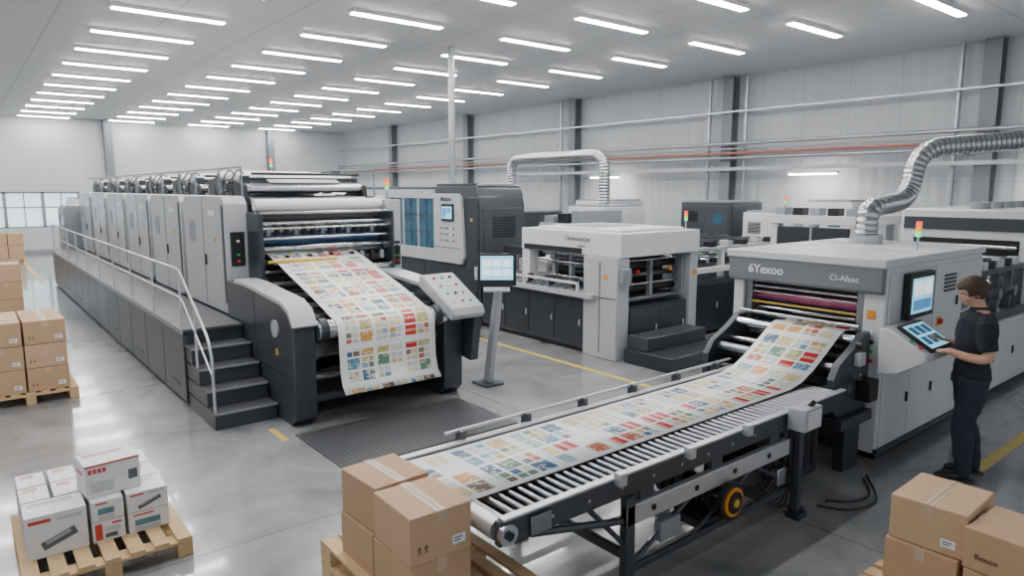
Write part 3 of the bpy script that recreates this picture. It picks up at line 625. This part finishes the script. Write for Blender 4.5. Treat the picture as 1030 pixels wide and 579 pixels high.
for x in (-4.2,-2.88): MB().prism(ip,'x',x,x+.07).build('infeed_side_plate','dark2',m3,.006)
for (y,z,r,mm) in ((6.48,1.2,.055,'chrome'),(6.15,.98,.05,'dsteel'),(6.3,.9,.06,'dsteel'),(6.05,.8,.04,'rub'),(6.5,1.33,.018,'steel'),(6.36,1.04,.03,'steel')): roller(m3,'x',-4.13,-2.88,y,z,r,mm)
B('infeed_leg','dark',m3,(-4.2,-4.08,6.1,6.5,0,.55)); B('infeed_leg','dark',m3,(-2.9,-2.80,6.2,6.5,0,.55)); B('infeed_shelf','dark2',m3,(-4.25,-2.74,6.0,6.6,.45,.55))
B('adjust_block','grey',m3,(-2.81,-2.75,6.3,6.42,1.0,1.12)); MB().cyl((-2.79,6.3,1.2),(-2.74,6.3,1.2),.035,16).build('hand_wheel','black',m3)
B('servo_motor','black',m3,(-2.81,-2.68,6.38,6.56,.66,.86)); 
for k in range(3): MB().cyl((-2.81,6.05+.18*k,.72+.08*k),(-2.79,6.05+.18*k,.72+.08*k),.04,16).build('bearing','steel',m3)
B('warning_label','orange',m3,(-2.86,-2.78,6.612,6.62,1.40,1.48),bev=0); buttons(m3,[(-2.80,6.62,1.0+.09*k) for k in range(4)],'-Y',.02)
doors(m3,'+X',XF,6.66,9.06,4,.16,.98,'white','black'); doors(m3,'+X',XF,7.72,9.06,2,1.02,1.84,'white','black')
doors(m3,'+X',XF,6.66,7.7,1,1.02,1.84,'white',None,'side_panel'); louvre(m3,'+X',XF+.018,8.55,8.9,.3,.6); louvre(m3,'+X',XF+.018,7.95,8.25,1.55,1.75,5)
B('emergency_plate','yellow',m3,(XF+.018,XF+.024,7.82,7.92,1.2,1.3),bev=0); MB().cyl((XF+.024,7.87,1.25),(XF+.06,7.87,1.25),.03,16).build('emergency_button','red',m3)
B('rating_plate','dsteel',m3,(XF+.018,XF+.021,8.5,8.7,1.3,1.4),bev=0)
B('base_trim','dark2',m3,(XF-.02,XF+.022,6.62,9.1,.1,.15),bev=0)
mo=B('monitor','black',m3,(XF+.02,XF+.09,6.92,7.5,1.38,1.82),bev=.01); B('screen','screen',mo,(XF+.09,XF+.094,6.97,7.45,1.43,1.77),bev=0)
BS('screen_fields','ui',mo,(XF+.094,XF+.097,7.0,7.2,1.6,1.74),(XF+.094,XF+.097,7.24,7.42,1.6,1.74),bev=0); B('screen_fields','uib',mo,(XF+.094,XF+.097,7.0,7.42,1.46,1.56),bev=0)
cn=MB().prism([(XF+.02,.92),(XF+.2,.95),(XF+.42,1.1),(XF+.42,1.17),(XF+.1,1.36),(XF+.02,1.36)],'y',6.48,7.16).build('operator_desk','white',m3,.015)
Rm=Matrix.Rotation(math.atan2(.19,.32),3,'Y')
c=Vector((XF+.28,6.84,1.275))
tb=MB().obox(c,(.36,.5,.03),Rm).build('touch_tablet','black',cn,.008)
MB().obox(c+Rm@Vector((0,0,.017)),(.3,.43,.003),Rm).build('tablet_screen','screen',tb)
q=MB()
for a in range(3):
    for b in range(2): q.obox(c+Rm@Vector((-.07+.13*b,-.13+.13*a,.0195)),(.1,.1,.002),Rm)
q.build('screen_fields','scrd',tb)
buttons(cn,[(XF+.36,6.53,1.215),(XF+.28,6.53,1.26)],'z',.016)
signal(m3,-2.95,7.9,1.97)
MB().cyl((-3.75,8.5,1.96),(-3.75,8.5,2.07),.18,24).build('duct_collar','galv',m3)
m4=thing('drying_line','long low drying line with rollers and pale end block beyond the coating machine','machine',(-3.5,12,0))
B('base','white',m4,(-4.2,-2.75,9.13,14.6,.1,.95)); B('plinth','black',m4,(-4.1,-2.85,9.2,14.5,0,.1),bev=0)
doors(m4,'+X',-2.75,9.2,14.5,7,.16,.9,'white','black')
BS('top_frame','dark2',m4,(-2.95,-2.8,9.13,11.3,.95,1.05),(-4.2,-4.05,9.13,11.3,.95,1.05),(-2.95,-2.85,9.13,11.3,1.55,1.62),(-4.2,-4.1,9.13,11.3,1.55,1.62))
for y in (9.3,9.8,10.3,10.8,11.25): B('frame_post','dark2',m4,(-2.95,-2.85,y-.04,y+.04,1.05,1.55)); B('frame_post','dark2',m4,(-4.2,-4.1,y-.04,y+.04,1.05,1.55))
for i in range(12): roller(m4,'x',-4.08,-2.96,9.25+.17*i,(1.2,1.38,1.1)[i%3],.055,'steel' if i%2 else 'rub')
for i in range(6): B('clamp','alu' if i%2 else 'black',m4,(-2.96,-2.84,9.4+.3*i,9.5+.3*i,1.62,1.72),bev=.004)
for i in range(3): MB().cyl((-2.86,9.55+.6*i,1.3),(-2.78,9.55+.6*i,1.3),.07,16).build('drive_pulley','dsteel',m4)
BS('safety_bar','yellow',m4,(-2.84,-2.82,9.2,9.9,1.45,1.48),bev=0)
B('end_block','white',m4,(-4.5,-2.72,11.35,14.6,1.0,2.32),bev=.03)
for i in range(3): B('dark_opening','black',m4,(-2.72,-2.71,11.6+.95*i,12.35+.95*i,1.3,1.9),bev=0)
for i in range(3):
    for k in range(3): roller(m4,'y',11.62+.95*i,12.33+.95*i,-2.70,1.4+.18*k,.022,'steel')
BS('block_seam','mid',m4,(-2.72,-2.715,12.42,12.43,1.05,2.3),(-2.72,-2.715,13.4,13.41,1.05,2.3),(-2.72,-2.715,11.4,14.55,2.02,2.03),bev=0)
B('front_opening','black',m4,(-4.3,-2.95,11.34,11.35,1.1,1.9),bev=0)
for k in range(5): roller(m4,'x',-4.28,-2.97,11.32,1.2+.15*k,.03,'dsteel' if k%2 else 'steel')
B('front_strip','dark2',m4,(-4.45,-2.76,11.33,11.35,2.02,2.2),bev=0)
for i in range(5): MB().cyl((-3.6,11.8+.55*i,2.32),(-3.6,11.8+.55*i,2.42),.14,18).build('roof_fan','mid',m4)
# ------------------------------------------------------------ conveyor
cv=thing('roller_conveyor','long steel roller conveyor carrying the printed strip to the coating machine','conveyor',(-3.2,4.0,0))
CE=5.9
for i in range(60):
    y=2.25+.074*i
    if y>CE: break
    MB().cyl((-3.73,y,.838),(-2.73,y,.838),.018,14).build('roller','dsteel',cv)
B('roller_gap_shade','black',cv,(-3.73,-2.73,2.3,CE,.75,.77),bev=0)  # black sheet added under the rollers to darken the gaps between them
for x,s in ((-2.73,1),(-3.73,-1)):
    a,b=sorted((x,x+s*.05)); B('side_rail','dark2',cv,(a,b,2.08,CE,.73,.87)); a,b=sorted((x+s*.005,x+s*.06)); B('rail_cap','alu',cv,(a,b,2.1,CE,.87,.885),bev=.003)
for k in range(12): MB().cyl((-2.68,2.45+.29*k,.80),(-2.672,2.45+.29*k,.80),.012,10).build('rail_bolt','steel',cv)
dr=MB().cyl((-3.72,2.12,.80),(-2.74,2.12,.80),.062,28).build('end_drum','alu',cv)
for x,s in ((-2.68,1),(-3.78,-1)):
    MB().cyl((x,2.12,.8),(x+s*.03,2.12,.8),.06,28).build('bearing_cap','steel',cv); MB().cyl((x+s*.03,2.12,.8),(x+s*.045,2.12,.8),.025,16).build('bearing_bolt','black',cv)
B('mount_plate','dsteel',cv,(-2.68,-2.655,2.28,2.43,.74,.85)); 
MB().tube([(-3.84,2.5,.93),(-3.84,CE,.93)],.014,10).build('guide_rail','alu',cv)
for i in range(6): B('guide_bracket','dark2',cv,(-3.86,-3.78,2.6+.6*i,2.64+.6*i,.84,.94),bev=.003)
for i in range(4): B('clamp_block','alu',cv,(-2.68,-2.62,2.95+.68*i,3.01+.68*i,.84,.92),bev=.003)
B('lower_beam','alu',cv,(-2.70,-2.65,3.05,4.95,.54,.67),bev=.006); B('lower_beam','dark2',cv,(-3.82,-3.77,3.05,5.2,.54,.67))
for k in range(4): MB().cyl((-2.65,3.3+.45*k,.605),(-2.642,3.3+.45*k,.605),.02,12).build('beam_bolt','black',cv)
for k in range(3): B('hanger_plate','dark2',cv,(-2.71,-2.675,3.2+.75*k,3.33+.75*k,.64,.75),bev=.003)
for y in (3.05,5.1):
    for x in (-2.71,-3.81):
        l=B('leg','dark2',cv,(x,x+.06,y,y+.08,.03,.73)); B('foot_plate','steel',l,(x-.03,x+.10,y-.03,y+.11,0,.03))
    B('cross_member','dark2',cv,(-3.75,-2.71,y+.02,y+.06,.3,.36))
B('stretcher','dark2',cv,(-2.70,-2.67,3.13,5.1,.2,.25)); B('stretcher','dark2',cv,(-3.8,-3.77,3.13,5.1,.2,.25))
MB().tube([(-2.69,3.15,.26),(-2.69,3.75,.54)],.018,8).build('brace','dark2',cv); MB().tube([(-2.69,5.08,.26),(-2.69,4.5,.54)],.018,8).build('brace','dark2',cv)
MB().tube([(-2.69,3.75,.24),(-2.69,4.5,.54)],.014,8).build('brace','dark2',cv)
MB().tube([(-2.69,2.3,.74),(-2.69,3.1,.56)],.024,8).build('brace','dark2',cv); MB().tube([(-2.69,2.75,.74),(-2.69,3.08,.40)],.018,8).build('brace','dark2',cv)
MB().tube([(-3.3,3.1,.34),(-3.3,5.1,.34)],.03,8).build('centre_bar','dark',cv)
mt=MB().cyl((-3.2,4.1,.4),(-2.72,4.1,.4),.11,24).build('drive_motor','black',cv,.005)
mt2=MB().cyl((-3.1,3.6,.45),(-2.8,3.6,.45),.08,20).build('drive_motor','mid',cv,.005)
for k in range(5): MB().cyl((-3.15+.08*k,4.1,.4),(-3.13+.08*k,4.1,.4),.125,24).build('cooling_fin','dark',mt)
MB().cyl((-2.63,4.1,.42),(-2.59,4.1,.42),.14,32).build('drive_wheel','black',cv,.004)
MB().cyl((-2.59,4.1,.42),(-2.575,4.1,.42),.105,28).build('wheel_ring','orange',cv); MB().cyl((-2.575,4.1,.42),(-2.565,4.1,.42),.08,20).build('wheel_hub','black',cv); MB().cyl((-2.565,4.1,.42),(-2.555,4.1,.42),.03,20).build('hub_cap','yellow',cv)
MB().cyl((-2.72,4.1,.42),(-2.63,4.1,.42),.03,14).build('wheel_axle','steel',cv)
BS('motor_bracket','dark2',cv,(-2.95,-2.7,3.9,4.3,.22,.28),(-2.95,-2.9,3.9,3.95,.28,.6),(-2.95,-2.9,4.25,4.3,.28,.6)); B('gearbox','dark',cv,(-3.0,-2.75,4.4,4.75,.3,.6),bev=.02)
B('valve_block','mid',cv,(-2.72,-2.66,3.4,3.6,.32,.46)); B('valve_block','steel',cv,(-2.72,-2.66,4.82,4.94,.3,.44))
for k in range(7): MB().tube(smooth_path([(-2.8,4.3+.05*k,.5),(-2.70,4.5+.06*k,.3-.03*k),(-2.70,4.8+.04*k,.36-.03*k),(-2.85,5.0,.6)]),.010,8).build('cable','black',cv)
jb=B('junction_box','grey',cv,(-2.67,-2.52,4.92,5.18,.75,.93),bev=.01); B('box_lid','white',jb,(-2.52,-2.51,4.95,5.15,.77,.91)); 
B('box_support','dark2',cv,(-2.65,-2.60,5.02,5.08,.05,.75)); B('support_foot','dark',cv,(-2.68,-2.56,4.98,5.12,0,.05)); MB().cyl((-2.58,5.08,.92),(-2.54,5.08,.97),.02,10).build('cable_gland','black',jb)
B('chain_guard','dark',cv,(-3.6,-2.85,5.25,5.82,.1,.7),bev=.02)
for k in range(4): B('guard_slat','black',cv,(-3.4,-2.84,5.3+.13*k,5.36+.13*k,.2,.6),bev=0)
prof=[(2.055,.66),(2.045,.72),(2.046,.81),(2.07,.855),(2.11,.868),(2.3,.864),(3,.864),(4,.864),(5,.864),(5.55,.868),(5.75,.90),(5.95,.98),(6.2,1.12),(6.42,1.25),(6.52,1.275),(6.7,1.25),(6.8,1.29)]
web('printed_strip','printb',prof,'y',-3.72,-3.0,'long printed paper strip lying on the roller conveyor and rising into the coating machine','printed paper')
for k,(pp) in enumerate(([(-2.6,5.5,.012),(-2.45,5.65,.012),(-2.42,5.9,.012),(-2.6,6.2,.012)],[(-2.6,5.35,.012),(-2.38,5.5,.012),(-2.34,5.85,.012),(-2.62,6.3,.012)])):
    tag(MB().tube(smooth_path(pp),.009,8).build('floor_cable','black'),['inner black cable looping on floor by the conveyor end','outer black cable looping on floor by the conveyor end'][k],'cable')
# ------------------------------------------------------------ pallets and cartons
def pallet(x,y,z,L,D,label,group=None,rz=0):
    t=thing('pallet',label,'pallet',(0,0,0),group)
    n=7; bw=D/n*.68
    for i in range(n):
        yy=-D/2+bw/2+i*(D-bw)/(n-1); B('deck_board','wood',t,(-L/2,L/2,yy-bw/2,yy+bw/2,.122,.144),bev=.003)
    for xx in (-L/2+.07,0,L/2-.07):
        B('cross_board','wood',t,(xx-.07,xx+.07,-D/2,D/2,.1,.122),bev=.003)
        for yy in (-D/2+.05,0,D/2-.05): B('block','wood',t,(xx-.07,xx+.07,yy-.05,yy+.05,.022,.1),bev=.003)
    for yy in (-D/2+.05,0,D/2-.05): B('bottom_board','wood',t,(-L/2,L/2,yy-.05,yy+.05,0,.022),bev=.003)
    t.location=(x,y,z); t.rotation_euler=(0,0,rz); return t
def carton(x,y,z,sx,sy,h,label,group=None,rz=0,m='card',lab='+X',axis='x',detail=True,dk=False):
    t=thing('cardboard_box',label,'box',(0,0,0),group); a,b=sx/2-.004,sy/2-.004; h-=.003
    B('carton_body',m,t,(-a,a,-b,b,0,h),bev=.006)
    w=.028
    if axis=='x': B('packing_tape','tape',t,(-a-.001,a+.001,-w,w,h-.002,h+.001),(a,a+.0015,-w,w,h-.08,h),(-a-.0015,-a,-w,w,h-.08,h),bev=0); B('flap_seam','seam',t,(-a,a,-.002,.002,h,h+.0016),bev=0)
    else: B('packing_tape','tape',t,(-w,w,-b-.001,b+.001,h-.002,h+.001),(-w,w,-b-.0015,-b,h-.08,h),(-w,w,b,b+.0015,h-.08,h),bev=0); B('flap_seam','seam',t,(-.002,.002,-b,b,h,h+.0016),bev=0)
    if dk: text('Bexoo',.045,(-a+.06,-b-.002,h*.30),'-Y','seam',t,bold=.006)
    elif detail:
        if lab=='+X':
            l=B('shipping_label','wink',t,(a,a+.002,b-.12,b-.04,.05,.10),bev=0); B('label_print','ink',l,(a+.002,a+.003,b-.11,b-.06,.08,.086),(a+.002,a+.003,b-.11,b-.07,.065,.071),bev=0)
            q=MB(); 
            for k in range(2): q.prism([(-b+.04+.04*k,.06),(-b+.065+.04*k,.06),(-b+.065+.04*k,.062),(-b+.04+.04*k,.062)],'x',a,a+.002); q.prism([(-b+.04+.04*k,.08),(-b+.065+.04*k,.08),(-b+.0525+.04*k,.105)],'x',a,a+.002); q.box(a,a+.002,-b+.049+.04*k,-b+.056+.04*k,.064,.08)
            q.build('handling_mark','seam',t)
        else:
            l=B('shipping_label','wink',t,(a-.13,a-.05,-b-.002,-b,.05,.10),bev=0); B('label_print','ink',l,(a-.12,a-.07,-b-.003,-b-.002,.08,.086),(a-.12,a-.08,-b-.003,-b-.002,.065,.071),bev=0)
    t.location=(x,y,z); t.rotation_euler=(0,0,rz); return t
for i,l in enumerate(('bottom pallet of the stack under the conveyor end','middle pallet of the stack under the conveyor end','top pallet of the stack carrying cartons at conveyor end')):
    pallet(-3.3,2.0,.1445*i,1.2,.8,l,'pallets stacked at conveyor end')
g='cartons on the pallet stack at conveyor end'
carton(-3.49,1.83,.434,.41,.37,.265,'lower brown carton at left on the pallet stack by conveyor end',g)
carton(-3.06,1.83,.434,.42,.38,.265,'lower brown carton at right on the pallet stack by conveyor end',g)
carton(-3.48,1.84,.70,.40,.37,.27,'upper brown carton farther left by conveyor end, taped top',g,rz=.05)
carton(-3.05,1.83,.70,.42,.38,.265,'upper brown carton touching the conveyor drum side, nearest camera',g,rz=-.03,m='card2')
pallet(-1.2,4.75,0,1.2,1.0,'wooden pallet under the cartons at bottom right corner')
g='cartons at bottom right'
carton(-1.5,4.69,.145,.42,.5,.275,'bottom left brown carton of the right front stack',g,lab='-Y',axis='y')
carton(-1.05,4.66,.145,.42,.5,.275,'bottom right brown carton of the right front stack',g,lab='-Y',axis='y')
carton(-1.49,4.72,.421,.43,.52,.285,'large top brown carton of the right front stack, crossed by tape',g,lab='-Y',axis='y',m='card2',rz=.03)
carton(-1.05,4.63,.421,.42,.46,.25,'top brown carton with small dark lettering in the extreme bottom right corner',g,lab='-Y',axis='x',rz=-.05,dk=True)
def brown_stack(px,py,L,D,where,layers,rows,cols,w,d,h,detail=True,skip=()):
    pallet(px,py,0,L,D,'wooden pallet %s'%where)
    for k in range(layers):
        for r in range(rows):
            for c_ in range(cols):
                if (k,r,c_) in skip: continue
                x=px+L/2-.04-w/2-r*(w+.012); y=py-D/2+.03+d/2+c_*(d+.012)
                lab='brown carton %s, %s layer, %s row, %s from left'%(where,['bottom','second','third','fourth'][k],['front','second','third'][r],ordn[c_])
                carton(x,y,.146+k*(h+.002),w,d,h,lab,'cartons '+where,rz=random.uniform(-.012,.012),m=random.choice(('card','card2')),lab='+X',axis='x' if (k+c_)%2 else 'y',detail=detail)
brown_stack(-10.6,.52,1.2,1.0,'left of the press stairs',3,2,2,.5,.44,.29)
brown_stack(-14.9,.32,1.2,1.0,'further back along the walkway',4,1,2,.55,.46,.3,False)
brown_stack(-30.8,1.35,1.2,1.0,'far away below the bright window',2,1,2,.55,.46,.45,False)
brown_stack(-27.5,.3,1.2,1.0,'on the aisle short of the window',1,1,2,.55,.46,.4,False)
pallet(-5.65,.62,0,1.2,1.0,'wooden pallet under white and red printed cartons at bottom left')
def printed(x,y,z,sx,sy,h,label,style,rz=0):
    t=thing('printed_carton',label,'box',(0,0,0),'white and red printed cartons'); a,b=sx/2-.004,sy/2-.004; h-=.002
    B('carton_body','cart',t,(-a,a,-b,b,0,h),bev=.003)
    e=.0015
    B('lid_seam','clg',t,(-a+.01,a-.01,-.0015,.0015,h,h+.001),bev=0)
    BS('lid_print','cred' if style%2 else 'clg',t,(-a+.04,-a+.07,-b+.03,b-.06,h,h+.001),bev=0); B('lid_caption','clg',t,(-a+.09,-a+.10,-b+.03,b-.07,h,h+.001),bev=0)
    B('side_print','cred',t,(-a+.04,a-.08,-b-e,-b,h*.62,h*.72),bev=0)
    if style==0:
        R=Matrix.Rotation(.35,3,'X'); pp=MB().obox((a+.001,.01,h*.38),(.003,sy*.58,h*.2),R).build('product_picture','cgrey',t); MB().obox((a+.003,.005,h*.38+.012),(.003,sy*.42,h*.08),R).build('picture_screen','clg',pp)
        B('red_heading','cred',t,(a,a+e,-b+.02,-b+sy*.4,h*.82,h*.9),bev=0); BS('caption_lines','clg',t,*[(a,a+e,-b+sy*.5,b-.03,h*.82+.012*k,h*.82+.005+.012*k) for k in range(2)],bev=0)
    elif style==1:
        B('red_panel','cred',t,(a,a+e,-b+.015,-b+.06,h*.1,h*.9),bev=0); B('red_heading','cred',t,(a,a+e,b-.08,b-.02,h*.78,h*.88),bev=0)
        B('picture_block','cgrey',t,(a,a+e,-b+.075,b-.05,h*.15,h*.36),bev=0); BS('caption_lines','clg',t,*[(a,a+e,-b+.075,b-.03,h*(.45+.09*k),h*(.48+.09*k)) for k in range(3)],bev=0)
    elif style==2:
        B('teal_picture','cteal',t,(a,a+e,-b+.04,b-.06,h*.32,h*.62),bev=0); B('red_heading','cred',t,(a,a+e,-b+.03,b-.1,h*.82,h*.9),bev=0); BS('caption_lines','clg',t,*[(a,a+e,-b+.04,b-.06,h*(.08+.07*k),h*(.11+.07*k)) for k in range(3)],bev=0)
    else:
        BS('red_heading','cred',t,*[(a,a+e,-b+.02+.03*k,-b+.042+.03*k,h*.72,h*.86) for k in range(4)],bev=0); B('red_edge','cred',t,(a,a+e,-b,b,h-.016,h-.004),bev=0); BS('caption_lines','clg',t,*[(a,a+e,-b+.03,0,h*(.15+.08*k),h*(.18+.08*k)) for k in range(4)],bev=0)
        B('picture_block','cgrey',t,(a,a+e,b-.08,b-.02,h*.3,h*.6),bev=0)
    t.location=(x,y,z); t.rotation_euler=(0,0,rz); return t
H=.30
rows=((-5.49,((.345,.37,0),(.648,.215,1),(.905,.28,2))),(-5.79,((.255,.19,1),(.455,.19,3),(.67,.22,0),(.915,.25,2))),(-6.09,((.255,.19,3),(.455,.19,1),(.67,.22,2),(.915,.25,0))))
rn=['front','middle','rear']; cn_=['leftmost','second','third','fourth']
for ri,(x,cs) in enumerate(rows):
    for ci,(y,w,s) in enumerate(cs):
        if ri==0:
            if ci==0: printed(x,y,.146,.288,w-.006,H,'large white carton with dark product picture, front left of the bottom left pallet',s)
            else:
                for k in range(2): printed(x,y,.146+k*.152,.288,w-.006,.149,'small white printed carton in the front row of bottom left pallet, %s layer, %s column'%(('lower','upper')[k],cn_[ci]),(s+k)%3 if s+k!=0 else 1)
        else: printed(x,y,.146,.288,w-.006,H,'white printed carton in the %s row of the bottom left pallet, %s from left'%(rn[ri],cn_[ci]),s)
printed(-5.58,.70,.147+H+.002,.28,.36,.24,'single white carton with red heading on top of printed stack',3,.10)
# ------------------------------------------------------------ person
pe=thing('person','man in dark navy shirt and jeans standing at the coating machine touch desk','person',(0,0,0))
fold=bpy.data.textures.new('cloth_folds','CLOUDS'); fold.noise_scale=.11; fold.noise_depth=1
def pbuild(q,name,m,vox=.007,sm=6,ang=180,par=None,folds=0):
    o=q.build(name,m,par or pe,0,world=(0,0,0),ang=ang)
    if vox:
        r=o.modifiers.new('remesh','REMESH'); r.mode='VOXEL'; r.voxel_size=vox; r.use_smooth_shade=True
        s=o.modifiers.new('smooth','SMOOTH'); s.factor=.5; s.iterations=sm
    if folds:
        d=o.modifiers.new('folds','DISPLACE'); d.texture=fold; d.strength=folds; d.mid_level=.4; d.texture_coords='LOCAL'
    return o
def er(cx,cy,z,rx,ry,n=24): return [Vector((cx+rx*math.cos(2*PI*j/n),cy+ry*math.sin(2*PI*j/n),z)) for j in range(n)]
TOR=[(.84,-.01,.105,.16),(.92,-.015,.123,.172),(.98,-.01,.118,.166),(1.07,0,.108,.155),(1.16,.0,.108,.160),(1.27,-.005,.120,.182),(1.36,-.015,.122,.198),(1.43,-.02,.108,.192),(1.48,-.025,.085,.14),(1.52,-.025,.062,.08)]
def lerp(v,n):
    o=[]
    for i in range(len(v)-1): o+=[v[i]+(v[i+1]-v[i])*k/n for k in range(n)]
    return o+[v[-1]]
def leg(q,s,off,z0=.07):
    fx=.06 if s>0 else -.08
    pts=[(-.005,s*.088,.92),(.0+fx*.3,s*.092,.72),(.02+fx*.6,s*.10,.50),(fx*.8-.01,s*.105,.36),(fx-.03,s*.11,.16),(fx-.035,s*.112,z0)]
    q.tube(smooth_path(pts,4),[ (r+off) for r in lerp([.102,.090,.066,.063,.046,.044],4)],20)
ARM={1:[(-.02,.20,1.425),(-.03,.23,1.28),(-.035,.245,1.14),(.09,.205,1.13),(.215,.145,1.165)],-1:[(-.02,-.20,1.425),(-.01,-.24,1.29),(.02,-.25,1.16),(.16,-.195,1.17),(.285,-.12,1.225)]}
def arm(q,s,off,k0=0,k1=None):
    pts=smooth_path(ARM[s],4); rr=lerp([.060,.050,.043,.039,.028],4)
    k1=len(pts) if k1 is None else k1
    q.tube(pts[k0:k1],[r+off for r in rr[k0:k1]],18)
q=MB(); q.rings([er(c,0,z,rx,ry) for (z,c,rx,ry) in TOR])
for s in (1,-1):
    q.ball((-.02,s*.178,1.42),(.06,.06,.06)); leg(q,s,0); arm(q,s,0)
    fx=.06 if s>0 else -.08
    q.ball((fx-.02,s*.112,.07),(.055,.04,.045))
def hand(q,wr,tg,s):
    wr=Vector(wr); f=(Vector(tg)-wr).normalized(); side=Vector((0,1,0)); side=(side-f*side.dot(f)).normalized(); up=f.cross(side)
    if up.z<0: up=-up
    q.ell(wr+f*.05,(f*.056,side*.040,up*.018)); q.tube([wr-f*.02,wr+f*.03],[.027,.026],12)
    L=[.066,.076,.070,.056]
    for i in range(4):
        o=(1.5-i)*.0205*(-s); a=wr+f*.088+side*o; l=L[i]
        q.tube([a-f*.02,a+f*l*.45,a+f*l*.75-up*.010,a+f*l*.95-up*.024],[.0105,.0098,.009,.008],8)
    a=wr+f*.025+side*(-s*.03); q.tube([a,a+f*.03-side*s*.022-up*.006,a+f*.058-side*s*.028-up*.018],[.014,.012,.0095],8)
hand(q,ARM[1][-1],(.34,.075,1.145),1); hand(q,ARM[-1][-1],(.40,-.06,1.215),-1)
HM=Matrix.Translation((-.015,0,1.54))@Matrix.Rotation(math.radians(20),4,'Y')
def hp(x,y,z): return HM@Vector((x,y,z))
def hell(q,c,r): A=HM.to_3x3(); q.ell(hp(*c),(A@Vector((r[0],0,0)),A@Vector((0,r[1],0)),A@Vector((0,0,r[2]))),18,14)
q.tube([(-.025,0,1.47),(-.018,0,1.53),hp(.01,0,.06),hp(.015,0,.1)],[.068,.058,.056,.055],18)
hell(q,(.012,0,.155),(.095,.076,.092)); hell(q,(.045,0,.10),(.060,.056,.068)); hell(q,(.078,0,.048),(.024,.028,.02)); hell(q,(.112,0,.108),(.017,.012,.013)); q.tube([hp(.098,0,.145),hp(.118,0,.108)],[.009,.012],8)
hell(q,(.093,0,.155),(.014,.05,.010)); hell(q,(.098,0,.072),(.012,.024,.006)); hell(q,(.098,0,.062),(.011,.02,.006))
for s in (1,-1): hell(q,(.0,s*.078,.115),(.018,.011,.032)); hell(q,(.075,s*.04,.10),(.022,.018,.02))
pbuild(q,'body','skin',.0055,3)
for s in (1,-1):
    e=MB(); e.ball(hp(.099,s*.031,.132),.009); ey=pbuild(e,'eye','wink',0); e=MB(); e.ball(hp(.106,s*.031,.131),.005); pbuild(e,'pupil','ink',0,par=ey)
    e=MB(); e.tube([hp(.103,s*.015,.152),hp(.104,s*.032,.157),hp(.092,s*.05,.15)],.0045,8); pbuild(e,'eyebrow','hair',0)
q=MB()
def inhair(x,y,z): return not ((x>.060 and z<.19) or z<.060 or (x>.012 and z<.125) or (x>-.015 and z<.10))
for i in range(5,22):
    tt=PI*i/22
    for j in range(26):
        ph=2*PI*(j+.5*(i%2))/26
        p=Vector((.004+.100*math.sin(tt)*math.cos(ph),.079*math.sin(tt)*math.sin(ph),.158-.100*math.cos(tt)))
        if not inhair(*p): continue
        nrm=Vector((p.x-.004,p.y,p.z-.158)).normalized(); fl=Vector((.5,.15*random.uniform(-1,1),-.35 if p.z<.2 else .1)); fl=(fl-nrm*fl.dot(nrm)).normalized()
        k=random.uniform(.8,1.2)
        a_=hp(*(p-fl*.018)); b_=hp(*(p+nrm*.010*k)); c_=hp(*(p+fl*.022*k+nrm*.006))
        q.tube([a_,b_,c_],[.012,.014,.006],6)
pbuild(q,'hair','hair',.005,1)
q=MB(); q.rings([er(c,0,z,rx+.016,ry+.016) for (z,c,rx,ry) in TOR[1:9]]+[er(-.025,0,1.512,.07,.082)])
for s in (1,-1): q.ball((-.02,s*.18,1.42),(.074,.068,.068)); arm(q,s,.022,0,7)
ts=pbuild(q,'shirt','shirt',.009,4,folds=.022)
q=MB(); q.rings([er(-.022,0,1.50,.078,.086),er(-.024,0,1.535,.070,.072),er(-.026,0,1.54,.064,.066)]); pbuild(q,'collar','shirt',0,par=ts)
q=MB(); q.rings([er(c,0,z,rx+.012,ry+.012) for (z,c,rx,ry) in TOR[:4]])
for s in (1,-1): leg(q,s,.016,.06)
pbuild(q,'jeans','jeans',.009,4,folds=.018)
for s in (1,-1):
    fx=.06 if s>0 else -.08
    y=s*.115; q=MB(); q.tube([(fx-.085,y,.05),(fx-.04,y,.058),(fx+.03,y,.052),(fx+.10,y,.045),(fx+.15,y,.038),(fx+.18,y,.032)],[.036,.047,.046,.045,.04,.024],16); q.tube([(fx-.035,y,.05),(fx-.033,y,.11)],[.048,.046],16)
    o=pbuild(q,'shoe','shoe',.008,3)
    k=MB(); k.prism([(fx-.125,y-.03),(fx-.09,y-.042),(fx+.03,y-.042),(fx+.12,y-.05),(fx+.18,y-.035),(fx+.205,y),(fx+.18,y+.035),(fx+.12,y+.05),(fx+.03,y+.042),(fx-.09,y+.042),(fx-.125,y+.03)],'z',0,.024)
    so=k.build('shoe_sole','sole',o,.004,world=(0,0,0)); 
pe.location=(-2.07,6.95,0); pe.rotation_euler=(0,0,math.atan2(-.55,-.83)); pe.scale=(1.03,1.03,1.03)
# ------------------------------------------------------------ camera + world
cam=bpy.data.cameras.new('camera'); co=bpy.data.objects.new('camera',cam); C.objects.link(co)
cam.sensor_width=36; cam.lens=690/1030*36; co.location=(0,0,2.61); co.rotation_euler=(math.radians(90-8.2),0,math.radians(51.1)); cam.clip_end=200
SC.camera=co
w=bpy.data.worlds.new('world'); SC.world=w; w.use_nodes=True
bg=w.node_tree.nodes['Background']; bg.inputs[0].default_value=(.88,.94,1,1); bg.inputs[1].default_value=.85
